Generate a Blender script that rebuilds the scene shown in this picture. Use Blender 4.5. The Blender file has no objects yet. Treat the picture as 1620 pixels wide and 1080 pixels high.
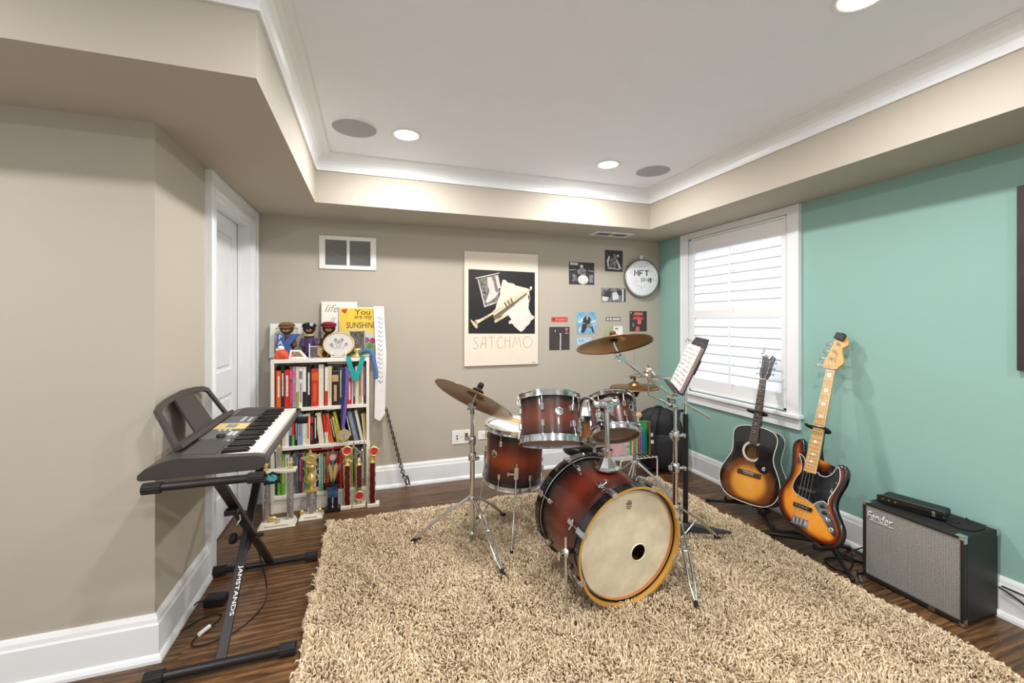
import bpy, bmesh, math, random
import numpy as np
from mathutils import Vector, Matrix, Euler
random.seed(7); rng = np.random.default_rng(7)
SC = bpy.context.scene; COL = SC.collection
PI = math.pi
# ---------------------------------------------------------------- camera
cam = bpy.data.objects.new('camera', bpy.data.cameras.new('camera')); COL.objects.link(cam)
cam.location = (0, 0, 1.34); cam.rotation_euler = (PI/2, 0, -math.radians(18.43))
cam.data.sensor_width = 36; cam.data.lens = 36*666.4/1620; cam.data.shift_y = -32.34/1620
cam.data.clip_start = .02
SC.camera = cam
# ---------------------------------------------------------------- world, exposure, lamps
W = bpy.data.worlds.new('world'); SC.world = W; W.use_nodes = True
WB = W.node_tree.nodes['Background']; WB.inputs[0].default_value = (1, .975, .93, 1); WB.inputs[1].default_value = .52
SC.view_settings.view_transform = 'Standard'; SC.view_settings.look = 'None'
SC.view_settings.exposure = .43; SC.view_settings.gamma = 1
SUN = bpy.data.objects.new('sun', bpy.data.lights.new('sun', 'SUN')); COL.objects.link(SUN)      # daylight on the outside of the shutters
SUN.data.energy = 7; SUN.data.angle = math.radians(3); SUN.data.color = (.86, .94, 1); SUN.rotation_euler = Vector((.8, .1, .6)).to_track_quat('Z', 'Y').to_euler()
LAMP_W = 15.5; LAMP_COL = (1, .985, .975)
CAN_SPOTS = [(.195, 2.557), (1.576, 2.595), (1.573, .974), (.195, .974), (.195, -.65), (1.573, -.65), (-1.7, .974), (-1.7, -.65)]
# ---------------------------------------------------------------- room dimensions (metres, camera above the origin)
XR, YB, XD, YL = 2.727, 3.538, -.817, 2.037
ZS, ZT, ZC = 2.127, 2.345, 2.44
TL, TR, TB, TF = -.355, 2.269, 3.059, 1.558
RUG = .04
XM, YM = -2.0, -1.0        # how far the room is modelled to the left and behind the camera
# ---------------------------------------------------------------- helpers
def col(r, g, b):
    f = lambda c: c/12.92 if c <= .04045 else ((c+.055)/1.055)**2.4
    return (f(r/255), f(g/255), f(b/255), 1)
MATS = {}
def mat(name, rgb=(200, 200, 200), rough=.5, metal=0., var=.12, scale=8., bump=0., coat=0., trans=0., alpha=1., emit=0., stretch=None, spec=.5, ior=1.45):
    if name in MATS: return MATS[name]
    m = bpy.data.materials.new(name); m.use_nodes = True; MATS[name] = m
    nt = m.node_tree; b = nt.nodes['Principled BSDF']
    b.inputs['Roughness'].default_value = rough; b.inputs['Metallic'].default_value = metal
    b.inputs['Coat Weight'].default_value = coat; b.inputs['Transmission Weight'].default_value = trans
    b.inputs['Alpha'].default_value = alpha; b.inputs['Specular IOR Level'].default_value = spec; b.inputs['IOR'].default_value = ior
    c = col(*rgb)
    tc = nt.nodes.new('ShaderNodeTexCoord'); mp = nt.nodes.new('ShaderNodeMapping')
    mp.inputs['Scale'].default_value = stretch or (1, 1, 1)
    nz = nt.nodes.new('ShaderNodeTexNoise'); nz.inputs['Scale'].default_value = scale; nz.inputs['Detail'].default_value = 4
    nt.links.new(tc.outputs['Object'], mp.inputs[0]); nt.links.new(mp.outputs[0], nz.inputs['Vector'])
    r = nt.nodes.new('ShaderNodeValToRGB'); e = r.color_ramp.elements
    e[0].position = .3; e[1].position = .7
    e[0].color = tuple(x*(1-var) for x in c[:3])+(1,); e[1].color = tuple(min(1, x*(1+var)) for x in c[:3])+(1,)
    nt.links.new(nz.outputs['Fac'], r.inputs[0]); nt.links.new(r.outputs[0], b.inputs['Base Color'])
    if bump:
        bp = nt.nodes.new('ShaderNodeBump'); bp.inputs['Strength'].default_value = bump; bp.inputs['Distance'].default_value = .004
        nt.links.new(nz.outputs['Fac'], bp.inputs['Height']); nt.links.new(bp.outputs[0], b.inputs['Normal'])
    if emit:
        nt.links.new(r.outputs[0], b.inputs['Emission Color']); b.inputs['Emission Strength'].default_value = emit
    return m
def nodes(m): return m.node_tree, m.node_tree.nodes['Principled BSDF']
def frame(o, x, y):                      # matrix from origin, right and up vectors
    x = Vector(x).normalized(); y = Vector(y); z = x.cross(y).normalized(); y = z.cross(x)
    return Matrix(((x[0], y[0], z[0], o[0]), (x[1], y[1], z[1], o[1]), (x[2], y[2], z[2], o[2]), (0, 0, 0, 1)))
def along(p0, p1):                       # matrix whose local z runs from p0 to p1
    z = (Vector(p1)-Vector(p0)).normalized(); a = Vector((0, 0, 1)) if abs(z.z) < .95 else Vector((0, 1, 0))
    x = a.cross(z).normalized(); y = z.cross(x)
    return Matrix(((x[0], y[0], z[0], p0[0]), (x[1], y[1], z[1], p0[1]), (x[2], y[2], z[2], p0[2]), (0, 0, 0, 1)))
def T(x, y, z): return Matrix.Translation((x, y, z))
def RX(d): return Matrix.Rotation(math.radians(d), 4, 'X')
def RY(d): return Matrix.Rotation(math.radians(d), 4, 'Y')
def RZ(d): return Matrix.Rotation(math.radians(d), 4, 'Z')
BACKW = lambda x, z, d=0: frame((x, YB-d, z), (1, 0, 0), (0, 0, 1))        # on the back wall, facing the room
RIGHTW = lambda y, z, d=0: frame((XR-d, y, z), (0, -1, 0), (0, 0, 1))      # on the right wall
class MB:
    def __init__(s): s.v = []; s.f = []; s.m = []; s.s = []
    def add(s, v, f, mi=0, sm=False, M=None):
        o = len(s.v)
        s.v += [tuple(M @ Vector(p)) for p in v] if M is not None else [tuple(p) for p in v]
        for q in f: s.f.append([i+o for i in q]); s.m.append(mi); s.s.append(sm)
        return s
    def box(s, lo, hi, mi=0, M=None, r=0):
        x0, y0, z0 = lo; x1, y1, z1 = hi
        v = [(x0,y0,z0),(x1,y0,z0),(x1,y1,z0),(x0,y1,z0),(x0,y0,z1),(x1,y0,z1),(x1,y1,z1),(x0,y1,z1)]
        f = [(0,3,2,1),(4,5,6,7),(0,1,5,4),(1,2,6,5),(2,3,7,6),(3,0,4,7)]
        if r > 0:
            bm = bmesh.new(); vs = [bm.verts.new(p) for p in v]; [bm.faces.new([vs[i] for i in q]) for q in f]
            bmesh.ops.bevel(bm, geom=bm.edges[:], offset=r, segments=2, profile=.5, affect='EDGES')
            bm.verts.index_update(); v = [p.co[:] for p in bm.verts]; f = [[p.index for p in q.verts] for q in bm.faces]; bm.free()
        return s.add(v, f, mi, False, M)
    def cbox(s, c, d, mi=0, M=None, r=0):
        return s.box([a-b/2 for a, b in zip(c, d)], [a+b/2 for a, b in zip(c, d)], mi, M, r)
    def tube(s, pts, r, n=8, mi=0, caps=True, M=None, closed=False):
        P = [Vector(p) for p in pts]; k = len(P); R = r if isinstance(r, (list, tuple)) else [r]*k
        v = []; a = None
        for i, p in enumerate(P):
            if closed: t = P[(i+1) % k]-P[i-1]
            else: t = P[min(i+1, k-1)]-P[max(i-1, 0)]
            t.normalize()
            if a is None: a = t.orthogonal().normalized()
            else:
                a = a-t*a.dot(t); a = a.normalized() if a.length > 1e-6 else t.orthogonal().normalized()
            b = t.cross(a)
            for j in range(n):
                w = 2*PI*j/n; v.append(p+(a*math.cos(w)+b*math.sin(w))*R[i])
        f = []
        for i in range(k if closed else k-1):
            i2 = (i+1) % k
            for j in range(n): j2 = (j+1) % n; f.append((i*n+j, i*n+j2, i2*n+j2, i2*n+j))
        s.add(v, f, mi, True, M)
        if caps and not closed:
            s.add(v[:n], [list(range(n))[::-1]], mi, False, M); s.add(v[-n:], [list(range(n))], mi, False, M)
        return s
    def lathe(s, prof, n=32, mi=0, M=None, sm=True, sharp=False):
        if sharp:
            for a, b in zip(prof[:-1], prof[1:]): s.lathe([a, b], n, mi, M, sm)
            return s
        v = []; f = []
        for (r, z) in prof:
            for j in range(n): w = 2*PI*j/n; v.append((r*math.cos(w), r*math.sin(w), z))
        for i in range(len(prof)-1):
            for j in range(n):
                j2 = (j+1) % n; q = [i*n+j, i*n+j2, (i+1)*n+j2, (i+1)*n+j]
                if prof[i][0] < 1e-6: q = [i*n, (i+1)*n+j2, (i+1)*n+j]
                elif prof[i+1][0] < 1e-6: q = [i*n+j, i*n+j2, (i+1)*n]
                f.append(q)
        return s.add(v, f, mi, sm, M)
    def cyl(s, p0, p1, r0, r1=None, n=16, mi=0, M=None):
        r1 = r0 if r1 is None else r1; L = (Vector(p1)-Vector(p0)).length; A = along(p0, p1)
        return s.lathe([(0, 0), (r0, 0), (r1, L), (0, L)], n, mi, A if M is None else M @ A, sharp=True)
    def prism(s, poly, z0, z1, mi=0, M=None, ms=None, sm=False):
        n = len(poly); ms = mi if ms is None else ms
        lo = [(x, y, z0) for x, y in poly]; hi = [(x, y, z1) for x, y in poly]
        s.add(hi, [list(range(n))], mi, False, M); s.add(lo, [list(range(n))[::-1]], mi, False, M)
        return s.add(lo+hi, [(i, (i+1) % n, n+(i+1) % n, n+i) for i in range(n)], ms, sm, M)
    def sphere(s, c, r, mi=0, n=16, M=None):
        rr = r if isinstance(r, (list, tuple)) else (r, r, r)
        A = T(*c) @ Matrix.Diagonal((*rr, 1)); k = n//2
        return s.lathe([(max(0, math.sin(PI*i/k)) if 0 < i < k else 0, -math.cos(PI*i/k)) for i in range(k+1)], n, mi, A if M is None else M @ A)
    def torus(s, c, R, r, n=32, k=8, mi=0, M=None):
        A = T(*c); A = A if M is None else M @ A
        return s.tube([(R*math.cos(2*PI*i/n), R*math.sin(2*PI*i/n), 0) for i in range(n)], r, k, mi, False, A, True)
    def mesh(s, name, mats):
        me = bpy.data.meshes.new(name); me.from_pydata(s.v, [], s.f)
        for m in (mats if isinstance(mats, (list, tuple)) else [mats]): me.materials.append(MATS[m] if isinstance(m, str) else m)
        me.polygons.foreach_set('material_index', s.m); me.polygons.foreach_set('use_smooth', s.s); me.update()
        return me
    def build(s, name, mats, parent=None, M=None, label=None):
        o = bpy.data.objects.new(name, s.mesh(name, mats)); COL.objects.link(o)
        if parent is not None: o.parent = parent
        if M is not None: o.matrix_local = M
        if label: o['label'] = label
        return o
def link(name, me, parent=None, M=None, label=None):
    o = bpy.data.objects.new(name, me); COL.objects.link(o)
    if parent is not None: o.parent = parent
    if M is not None: o.matrix_local = M
    if label: o['label'] = label
    return o
def tag(o, label, cat, group=None):
    o['label'] = label; o['category'] = cat
    if group: o['group'] = group
    return o
def thing(name, label, cat, M=None, group=None):
    o = bpy.data.objects.new(name, None); COL.objects.link(o); o.empty_display_size = .05
    if M is not None: o.matrix_world = M if isinstance(M, Matrix) else T(*M)
    return tag(o, label, cat, group)
def struct(o): o['kind'] = 'structure'; return o
TXT = {}
def text(name, s, m, parent, M, w=None, h=None, depth=.0006, shear=0., bold=0., label=None):
    cu = bpy.data.curves.new('t', 'FONT'); cu.body = s; cu.size = 1; cu.align_x = 'CENTER'; cu.align_y = 'CENTER'; cu.shear = shear; cu.offset = bold; cu.resolution_u = 3
    ob = bpy.data.objects.new('t', cu); COL.objects.link(ob)
    dg = bpy.context.evaluated_depsgraph_get(); me = bpy.data.meshes.new_from_object(ob.evaluated_get(dg))
    bpy.data.objects.remove(ob); me.name = name
    co = np.empty(len(me.vertices)*3); me.vertices.foreach_get('co', co); co = co.reshape(-1, 3)
    lo, hi = co.min(0), co.max(0); co -= (lo+hi)/2
    sx = w/(hi[0]-lo[0]) if w else h/(hi[1]-lo[1]); sy = h/(hi[1]-lo[1]) if h else sx
    co[:, 0] *= sx; co[:, 1] *= sy; co[:, 2] = 0
    # give the letters thickness: extrude by duplicating
    bm = bmesh.new(); me.vertices.foreach_set('co', co.ravel()); bm.from_mesh(me)
    g = bmesh.ops.extrude_face_region(bm, geom=bm.faces[:]); bmesh.ops.translate(bm, verts=[e for e in g['geom'] if isinstance(e, bmesh.types.BMVert)], vec=(0, 0, depth))
    bmesh.ops.recalc_face_normals(bm, faces=bm.faces[:]); bm.to_mesh(me); bm.free(); me.materials.clear(); me.materials.append(MATS[m])
    return link(name, me, parent, M, label)
def spline(pts, n=8, closed=True):       # Catmull-Rom through 2-D or 3-D points
    P = [np.array(p, float) for p in pts]; k = len(P); out = []
    for i in range(k if closed else k-1):
        if closed: a, b, c, d = P[i-1], P[i], P[(i+1) % k], P[(i+2) % k]
        else: a, b, c, d = P[max(i-1, 0)], P[i], P[i+1], P[min(i+2, k-1)]
        for j in range(n):
            t = j/n; out.append(tuple(.5*((2*b)+(c-a)*t+(2*a-5*b+4*c-d)*t*t+(3*b-3*c+d-a)*t**3)))
    if not closed: out.append(tuple(P[-1]))
    return out
# ---------------------------------------------------------------- common materials
mat('wall_beige', (182, 174, 160), .75, var=.015, scale=1.5, bump=.02)
mat('wall_teal', (144, 182, 174), .7, var=.02, scale=1.5, bump=.02)
mat('ceiling_white', (243, 246, 254), .8, var=.01)
mat('trim_white', (236, 238, 240), .35, var=.01)
mat('slat_white', (246, 246, 244), .4, var=.01)
mat('chrome', (215, 217, 220), .12, 1, var=.03)
mat('steel', (170, 168, 165), .3, 1, var=.05)
mat('black', (22, 22, 24), .45, var=.2)
mat('black_rubber', (25, 22, 22), .8, var=.2)
mat('black_metal', (26, 25, 26), .38, var=.15)
mat('gloss_black', (14, 13, 13), .12, coat=.6, var=.1)
mat('white', (238, 236, 232), .5, var=.03)
mat('gold', (226, 202, 130), .28, .6, var=.08)
mat('bronze', (150, 112, 62), .32, 1, var=.12, scale=12)
mat('cream', (232, 224, 206), .6, var=.03)
mat('paper', (238, 234, 228), .7, var=.03, scale=30)
mat('cable', (20, 20, 20), .5)
# ================================================================ structure
# floor: dark stained planks running along x, each a board of its own
fl = MB().box((XM, YM, -.05), (XR+.1, YB+.1, -.012)).build('floor', mat('subfloor', (40, 26, 17), .8)); struct(fl)
wood = mat('oak_dark', (88, 60, 38), .34)
nt, b = nodes(wood); [nt.nodes.remove(n) for n in list(nt.nodes) if n.type in ('TEX_NOISE', 'VALTORGB', 'MAPPING')]
tc = nt.nodes['Texture Coordinate']; oi = nt.nodes.new('ShaderNodeObjectInfo')
add = nt.nodes.new('ShaderNodeVectorMath'); add.operation = 'MULTIPLY_ADD'
cmb = nt.nodes.new('ShaderNodeCombineXYZ')
for i, k in enumerate((13.1, 7.7, 3.3)):
    mu = nt.nodes.new('ShaderNodeMath'); mu.operation = 'MULTIPLY'; mu.inputs[1].default_value = k
    nt.links.new(oi.outputs['Random'], mu.inputs[0]); nt.links.new(mu.outputs[0], cmb.inputs[i])
nt.links.new(tc.outputs['Object'], add.inputs[0]); add.inputs[1].default_value = (1.2, 11.0, 1); nt.links.new(cmb.outputs[0], add.inputs[2])
wv = nt.nodes.new('ShaderNodeTexWave'); wv.bands_direction = 'Y'; wv.inputs['Scale'].default_value = .8; wv.inputs['Distortion'].default_value = 9; wv.inputs['Detail'].default_value = 3; wv.inputs['Detail Scale'].default_value = 1.6; wv.inputs['Detail Roughness'].default_value = .55
nz = nt.nodes.new('ShaderNodeTexNoise'); nz.inputs['Scale'].default_value = 7; nz.inputs['Detail'].default_value = 10; nz.inputs['Roughness'].default_value = .72
nt.links.new(add.outputs[0], wv.inputs['Vector']); nt.links.new(add.outputs[0], nz.inputs['Vector'])
mx = nt.nodes.new('ShaderNodeMath'); mx.operation = 'MULTIPLY_ADD'; mx.inputs[1].default_value = .17; nt.links.new(wv.outputs['Fac'], mx.inputs[0])
m2 = nt.nodes.new('ShaderNodeMath'); m2.operation = 'MULTIPLY'; m2.inputs[1].default_value = .85; nt.links.new(nz.outputs['Fac'], m2.inputs[0]); nt.links.new(m2.outputs[0], mx.inputs[2])
rp = nt.nodes.new('ShaderNodeValToRGB'); e = rp.color_ramp.elements; e[0].position = .3; e[0].color = col(46, 30, 19); e[1].position = .75; e[1].color = col(142, 106, 66)
x = rp.color_ramp.elements.new(.5); x.color = col(92, 64, 40)
nt.links.new(mx.outputs[0], rp.inputs[0])
hs = nt.nodes.new('ShaderNodeHueSaturation'); mr = nt.nodes.new('ShaderNodeMapRange'); mr.inputs[3].default_value = .72; mr.inputs[4].default_value = 1.15
nt.links.new(oi.outputs['Random'], mr.inputs[0]); nt.links.new(mr.outputs[0], hs.inputs['Value']); nt.links.new(rp.outputs[0], hs.inputs['Color']); nt.links.new(hs.outputs[0], b.inputs['Base Color'])
bp = nt.nodes.new('ShaderNodeBump'); bp.inputs['Strength'].default_value = .25; bp.inputs['Distance'].default_value = .002; nt.links.new(mx.outputs[0], bp.inputs['Height']); nt.links.new(bp.outputs[0], b.inputs['Normal'])
PW = .128
row = 0; y = YB
while y > .35:
    xx = XR+.02-random.uniform(.2, 1.4); segs = [(xx, XR+.02)]
    while xx > -2.0:
        n = max(xx-random.uniform(.9, 1.9), -2.05); segs.append((n, xx)); xx = n
    for a, c in segs:
        L = c-a
        if L < .05: continue
        MB().box((-L/2+.0006, -PW/2+.0007, -.012), (L/2-.0006, PW/2-.0007, random.uniform(-.0006, 0)), r=0).build('floor_plank', wood, fl, T((a+c)/2, y-PW/2, 0))
    y -= PW
MB().box((XM, YM, -.012), (XR, y, 0)).build('floor_rear', wood, fl)
# walls
def wallbox(name, m, *boxes):
    w = MB(); [w.box(*q) for q in boxes]; return struct(w.build(name, m))
wallbox('wall_back', 'wall_beige', ((XD-.12, YB, 0), (XR+.14, YB+.1, 2.6)))
WY0, WY1, WZ0, WZ1 = 2.15, 3.105, .72, 2.075
wallbox('wall_right', 'wall_teal', ((XR, YM, 0), (XR+.14, WY0, 2.6)), ((XR, WY1, 0), (XR+.14, YB, 2.6)), ((XR, WY0, 0), (XR+.14, WY1, WZ0)), ((XR, WY0, WZ1), (XR+.14, WY1, 2.6)))
DY0, DY1, DZ = 2.66, 3.445, 2.035
wallbox('wall_left', 'wall_beige', ((XD-.12, YL+.1, 0), (XD, DY0, 2.6)), ((XD-.12, DY1, 0), (XD, YB, 2.6)), ((XD-.12, DY0, DZ), (XD, DY1, 2.6)))
wallbox('wall_front_left', 'wall_beige', ((XM, YL, 0), (XD, YL+.1, 2.6)))
# dropped soffit round the tray ceiling, tray sides, cove crown, ceiling
wallbox('ceiling_soffit', 'wall_beige', ((TR, YM, ZS), (XR, YB, 2.6)), ((XM, TB, ZS), (TR, YB, 2.6)), ((XM, TF, ZS), (TL, TB, 2.6)))
wallbox('ceiling', 'ceiling_white', ((XM, YM, ZC), (TR, TB, ZC+.15)))
TRAY = [(XM, YM), (TR, YM), (TR, TB), (TL, TB), (TL, TF), (XM, TF)]
def sweep(path, prof, closed=False, flip=1):   # path: 2-D points; prof: (offset to the left, z)
    n = len(path); out = []
    for i, p in enumerate(path):
        p = Vector(p); d0 = (p-Vector(path[i-1])) if (i or closed) else None; d1 = (Vector(path[(i+1) % n])-p) if (i < n-1 or closed) else None
        ns = [Vector((-d.y, d.x)).normalized() for d in (d0, d1) if d is not None]
        k = sum(ns, Vector((0, 0))).normalized(); k = k/max(.2, k.dot(ns[0])); out.append([(p.x+k.x*o*flip, p.y+k.y*o*flip, z) for o, z in prof])
    m = len(prof); f = []
    for i in range(n if closed else n-1):
        for j in range(m-1): f.append((i*m+j, ((i+1) % n)*m+j, ((i+1) % n)*m+j+1, i*m+j+1))
    return [q for r_ in out for q in r_], f
cove = [(.0, ZT-.004), (.012, ZT-.004), (.012, ZT+.01)]+[(.012+.073*(1-math.cos(t*PI/10)), ZT+.012+.07*math.sin(t*PI/10)) for t in range(6)]+[(.092, ZC-.008), (.098, ZC-.008), (.098, ZC)]
struct(MB().add(*sweep(TRAY[1:], cove)).build('trim_crown', 'trim_white'))
# baseboards
BP = [(0, 0), (.034, 0), (.034, .012), (.028, .024), (.02, .03), (.02, .142), (.016, .15), (.014, .165), (.008, .178), (0, .18)]
for nm, path in (('baseboard_back', [(XR, YB), (XD, YB)]), ('baseboard_right', [(XR, YM), (XR, YB)]),
                 ('baseboard_left', [(XD, 2.572), (XD, YL), (XM, YL)])):
    if nm == 'baseboard_left': v, f = sweep(path, BP, flip=1)
    else: v, f = sweep(path, BP)
    struct(MB().add(v, f).build(nm, 'trim_white'))
# door in the left wall
dr = thing('door_1', 'x', 'x'); del dr['label']; del dr['category']; struct(dr); dr.location = (XD, 0, 0)
W_ = .092
c = MB()
c.box((0, DY0-W_, 0), (.02, DY0, DZ+W_)); c.box((0, DY1, 0), (.02, YB-.001, DZ+W_)); c.box((0, DY0, DZ), (.02, DY1, DZ+W_))
c.box((.02, DY0-W_, 0), (.03, DY0-W_+.018, DZ+W_)); c.box((.02, YB-.02, 0), (.03, YB-.001, DZ+W_)); c.box((.02, DY0-W_+.018, DZ+W_-.018), (.03, YB-.02, DZ+W_))
c.box((0, DY0-.02, 0), (.026, DY0-.008, DZ+.012)); c.box((0, DY1+.008, 0), (.026, DY1+.02, DZ+.012)); c.box((0, DY0-.008, DZ+.008), (.026, DY1+.008, DZ+.02))
c.build('door_casing', 'trim_white', dr)
MB().box((-.12, DY0, 0), (0, DY0+.02, DZ)).box((-.12, DY1-.02, 0), (0, DY1, DZ)).box((-.12, DY0+.02, DZ-.02), (0, DY1-.02, DZ)).box((-.075, DY0+.02, 0), (-.062, DY0+.032, DZ-.02)).box((-.075, DY1-.032, 0), (-.062, DY1-.02, DZ-.02)).build('door_jamb', 'trim_white', dr)
s = MB(); y0, y1 = DY0+.022, DY1-.022; X0, X1 = -.115, -.078
s.box((X0, y0, .01), (X1-.012, y1, DZ-.022))
for a, c2, i_ in ((.01, .24, 0), (.86, 1.02, .12), (1.9, DZ-.022, 0)): s.box((X1-.012, y0+i_, a), (X1, y1-i_, c2))
s.box((X1-.012, y0, .24), (X1, y0+.12, 1.9)); s.box((X1-.012, y1-.12, .24), (X1, y1, 1.9))
slab = s.build('door_slab', 'trim_white', dr)
for a, c2 in ((.27, .83), (1.05, 1.87)): MB().box((X1-.013, y0+.15, a), (X1-.004, y1-.15, c2), r=.004).build('door_panel', 'trim_white', slab)
# window with plantation shutters in the right wall
wn = thing('window_1', 'x', 'x'); del wn['label']; del wn['category']; struct(wn); wn.matrix_world = RIGHTW(0, 0)    # local x = -y world, local y = z, local z = into the room
L0, L1 = -3.194, -2.06
MB().box((L0, .70, 0), (-WY1, ZS-.003, .022)).box((-WY0, .70, 0), (L1, ZS-.003, .022)).box((-WY1, WZ1, 0), (-WY0, ZS-.003, .022)).box((L0, .70, .022), (L0+.014, ZS-.003, .03)).box((L1-.014, .70, .022), (L1, ZS-.003, .03)).build('window_casing', 'trim_white', wn)
MB().box((L0-.02, .688, 0), (L1+.02, .712, .05), r=.004).build('window_sill', 'trim_white', wn)
MB().box((L0, .61, 0), (L1, .688, .022), r=.003).build('window_apron', 'trim_white', wn)
MB().box((-WY1, WZ0, -.14), (-WY1+.004, WZ1, .0)).box((-WY0-.004, WZ0, -.14), (-WY0, WZ1, 0)).box((-WY1, WZ0, -.14), (-WY0, WZ0+.004, 0)).box((-WY1, WZ1-.004, -.14), (-WY0, WZ1, 0)).build('window_jamb', 'trim_white', wn)
SF0, SF1 = -WY1+.012, -WY0-.012
MB().box((SF0, WZ0+.004, -.03), (SF0+.016, WZ1-.004, .012)).box((SF1-.016, WZ0+.004, -.03), (SF1, WZ1-.004, .012)).box((SF0, WZ1-.02, -.03), (SF1, WZ1-.004, .012)).box((SF0, WZ0+.004, -.03), (SF1, WZ0+.016, .012)).build('shutter_frame', 'trim_white', wn)
SX0, SX1 = -3.042, -2.202
sh = MB().box((SF0+.018, .736, -.022), (SX0, 2.052, .006)).box((SX1, .736, -.022), (SF1-.018, 2.052, .006)).box((SX0, 1.945, -.022), (SX1, 2.052, .006)).box((SX0, 1.366, -.022), (SX1, 1.433, .006)).box((SX0, .736, -.022), (SX1, .833, .006)).build('shutter_panel', 'trim_white', wn)
sl = mat('shutter_slat', (244, 244, 242), .45, var=.01); nt, b = nodes(sl)
tr = nt.nodes.new('ShaderNodeBsdfTranslucent'); tr.inputs[0].default_value = (.95, .96, 1, 1); ms = nt.nodes.new('ShaderNodeMixShader'); ms.inputs[0].default_value = .5
nt.links.new(b.outputs[0], ms.inputs[1]); nt.links.new(tr.outputs[0], ms.inputs[2]); nt.links.new(ms.outputs[0], nt.nodes['Material Output'].inputs[0])
hw = .043; prof = [(-hw, 0), (-.03, .0035), (0, .0055), (.03, .0035), (hw, 0), (.03, -.0035), (0, -.0055), (-.03, -.0035)]
slat = MB().prism(prof, SX0+.002, SX1-.002, sm=True); me = slat.mesh('shutter_slat', sl)
for z0 in [1.945-.0735*(i+.5) for i in range(7)]+[1.366-.076*(i+.5) for i in range(7)]:
    A = frame((0, z0, -.008), (0, .978, -.21), (0, .21, .978))      # slat width nearly upright, length along local x
    link('shutter_slat', me, wn, A)
for a, c2 in ((1.45, 1.935), (.85, 1.352)):
    MB().box((-2.628, a, .034), (-2.613, c2, .044), r=.003).build('tilt_rod', 'trim_white', wn)
gl = mat('window_glass', (235, 240, 245), .05, alpha=.25, var=0); MB().box((-WY1+.004, WZ0+.004, -.125), (-WY0-.004, WZ1-.004, -.12)).build('window_pane', gl, wn)
# recessed ceiling lamps
le = mat('lamp_lens', (255, 244, 228), .5, emit=9, var=0)
names = ['recessed ceiling light beside the round speaker near the left cove', 'recessed ceiling light above the small pictures, left of its speaker', 'recessed ceiling light cut off by the top edge of the photo']
for i, (x, y) in enumerate(CAN_SPOTS):
    t = thing('recessed_light', names[i] if i < 3 else ['recessed ceiling light over the rug front, behind the camera view', 'recessed ceiling light far behind the camera on the left', 'recessed ceiling light far behind the camera on the right', 'recessed ceiling light above the left passage', 'recessed ceiling light at the rear of the left passage'][i-3], 'light', (x, y, ZC), 'recessed lights in the tray ceiling')
    MB().lathe([(.088, .0), (.088, -.004), (.078, -.007), (.066, -.004), (.066, .0)], 40).build('trim_ring', 'trim_white', t)
    MB().lathe([(0, -.0015), (.066, -.0015)], 40).build('lens', le, t)
    ld = bpy.data.lights.new('lamp', 'AREA'); ld.shape = 'DISK'; ld.size = .13; ld.energy = LAMP_W; ld.color = LAMP_COL
    lo = bpy.data.objects.new('lamp', ld); COL.objects.link(lo); lo.parent = t; lo.location = (0, 0, -.012)
# round ceiling speakers
gr = mat('speaker_grille', (168, 170, 174), .7, var=.1, scale=400)
for (x, y), lb in (((-.092, 2.559), 'round grey ceiling speaker near the left cove'), ((1.954, 2.6), 'round grey ceiling speaker near the window soffit')):
    t = thing('ceiling_speaker', lb, 'speaker', (x, y, ZC), 'ceiling speakers')
    MB().lathe([(.128, 0), (.128, -.005), (.121, -.007), (.119, -.003)], 48).build('rim', 'ceiling_white', t)
    MB().lathe([(0, -.0035), (.119, -.003)], 48).build('grille', gr, t)
# vents
t = thing('wall_vent', 'white return air grille high on the back wall', 'vent', BACKW(-.174, 1.871))
MB().box((-.208, -.128, 0), (-.165, .128, .012), r=.002).box((.165, -.128, 0), (.208, .128, .012), r=.002).box((-.165, .098, 0), (.165, .128, .012)).box((-.165, -.128, 0), (.165, -.098, .012)).box((-.011, -.098, 0), (.011, .098, .012)).build('grille_frame', 'white', t)
MB().box((-.165, -.098, 0), (.165, .098, .001)).build('vent_back', mat('duct_dark', (70, 68, 66), .9), t)
ls = MB().box((-.077, -.0035, -.0006), (.077, .0035, .0006)).mesh('louvre', mat('louvre', (150, 150, 148), .5))
for sx in (-.088, .088):
    for i in range(22): link('louvre', ls, t, T(sx, -.094+i*.009, .006) @ RX(38))
t = thing('soffit_vent', 'white supply air register set into the back soffit underside', 'vent', frame((2.06, 3.33, ZS), (1, 0, 0), (0, -1, 0)))
MB().box((-.19, -.075, 0), (-.155, .075, .008)).box((.155, -.075, 0), (.19, .075, .008)).box((-.155, .05, 0), (.155, .075, .008)).box((-.155, -.075, 0), (.155, -.05, .008)).box((-.012, -.05, 0), (.012, .05, .008)).build('grille_frame', 'white', t)
MB().box((-.155, -.05, 0), (.155, .05, .001)).build('vent_back', 'duct_dark', t)
ls = MB().box((-.07, -.004, -.0006), (.07, .004, .0006)).mesh('louvre', 'louvre')
for sx in (-.083, .083):
    for i in range(7): link('louvre', ls, t, T(sx, -.042+i*.014, .004) @ RX(50))
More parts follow.
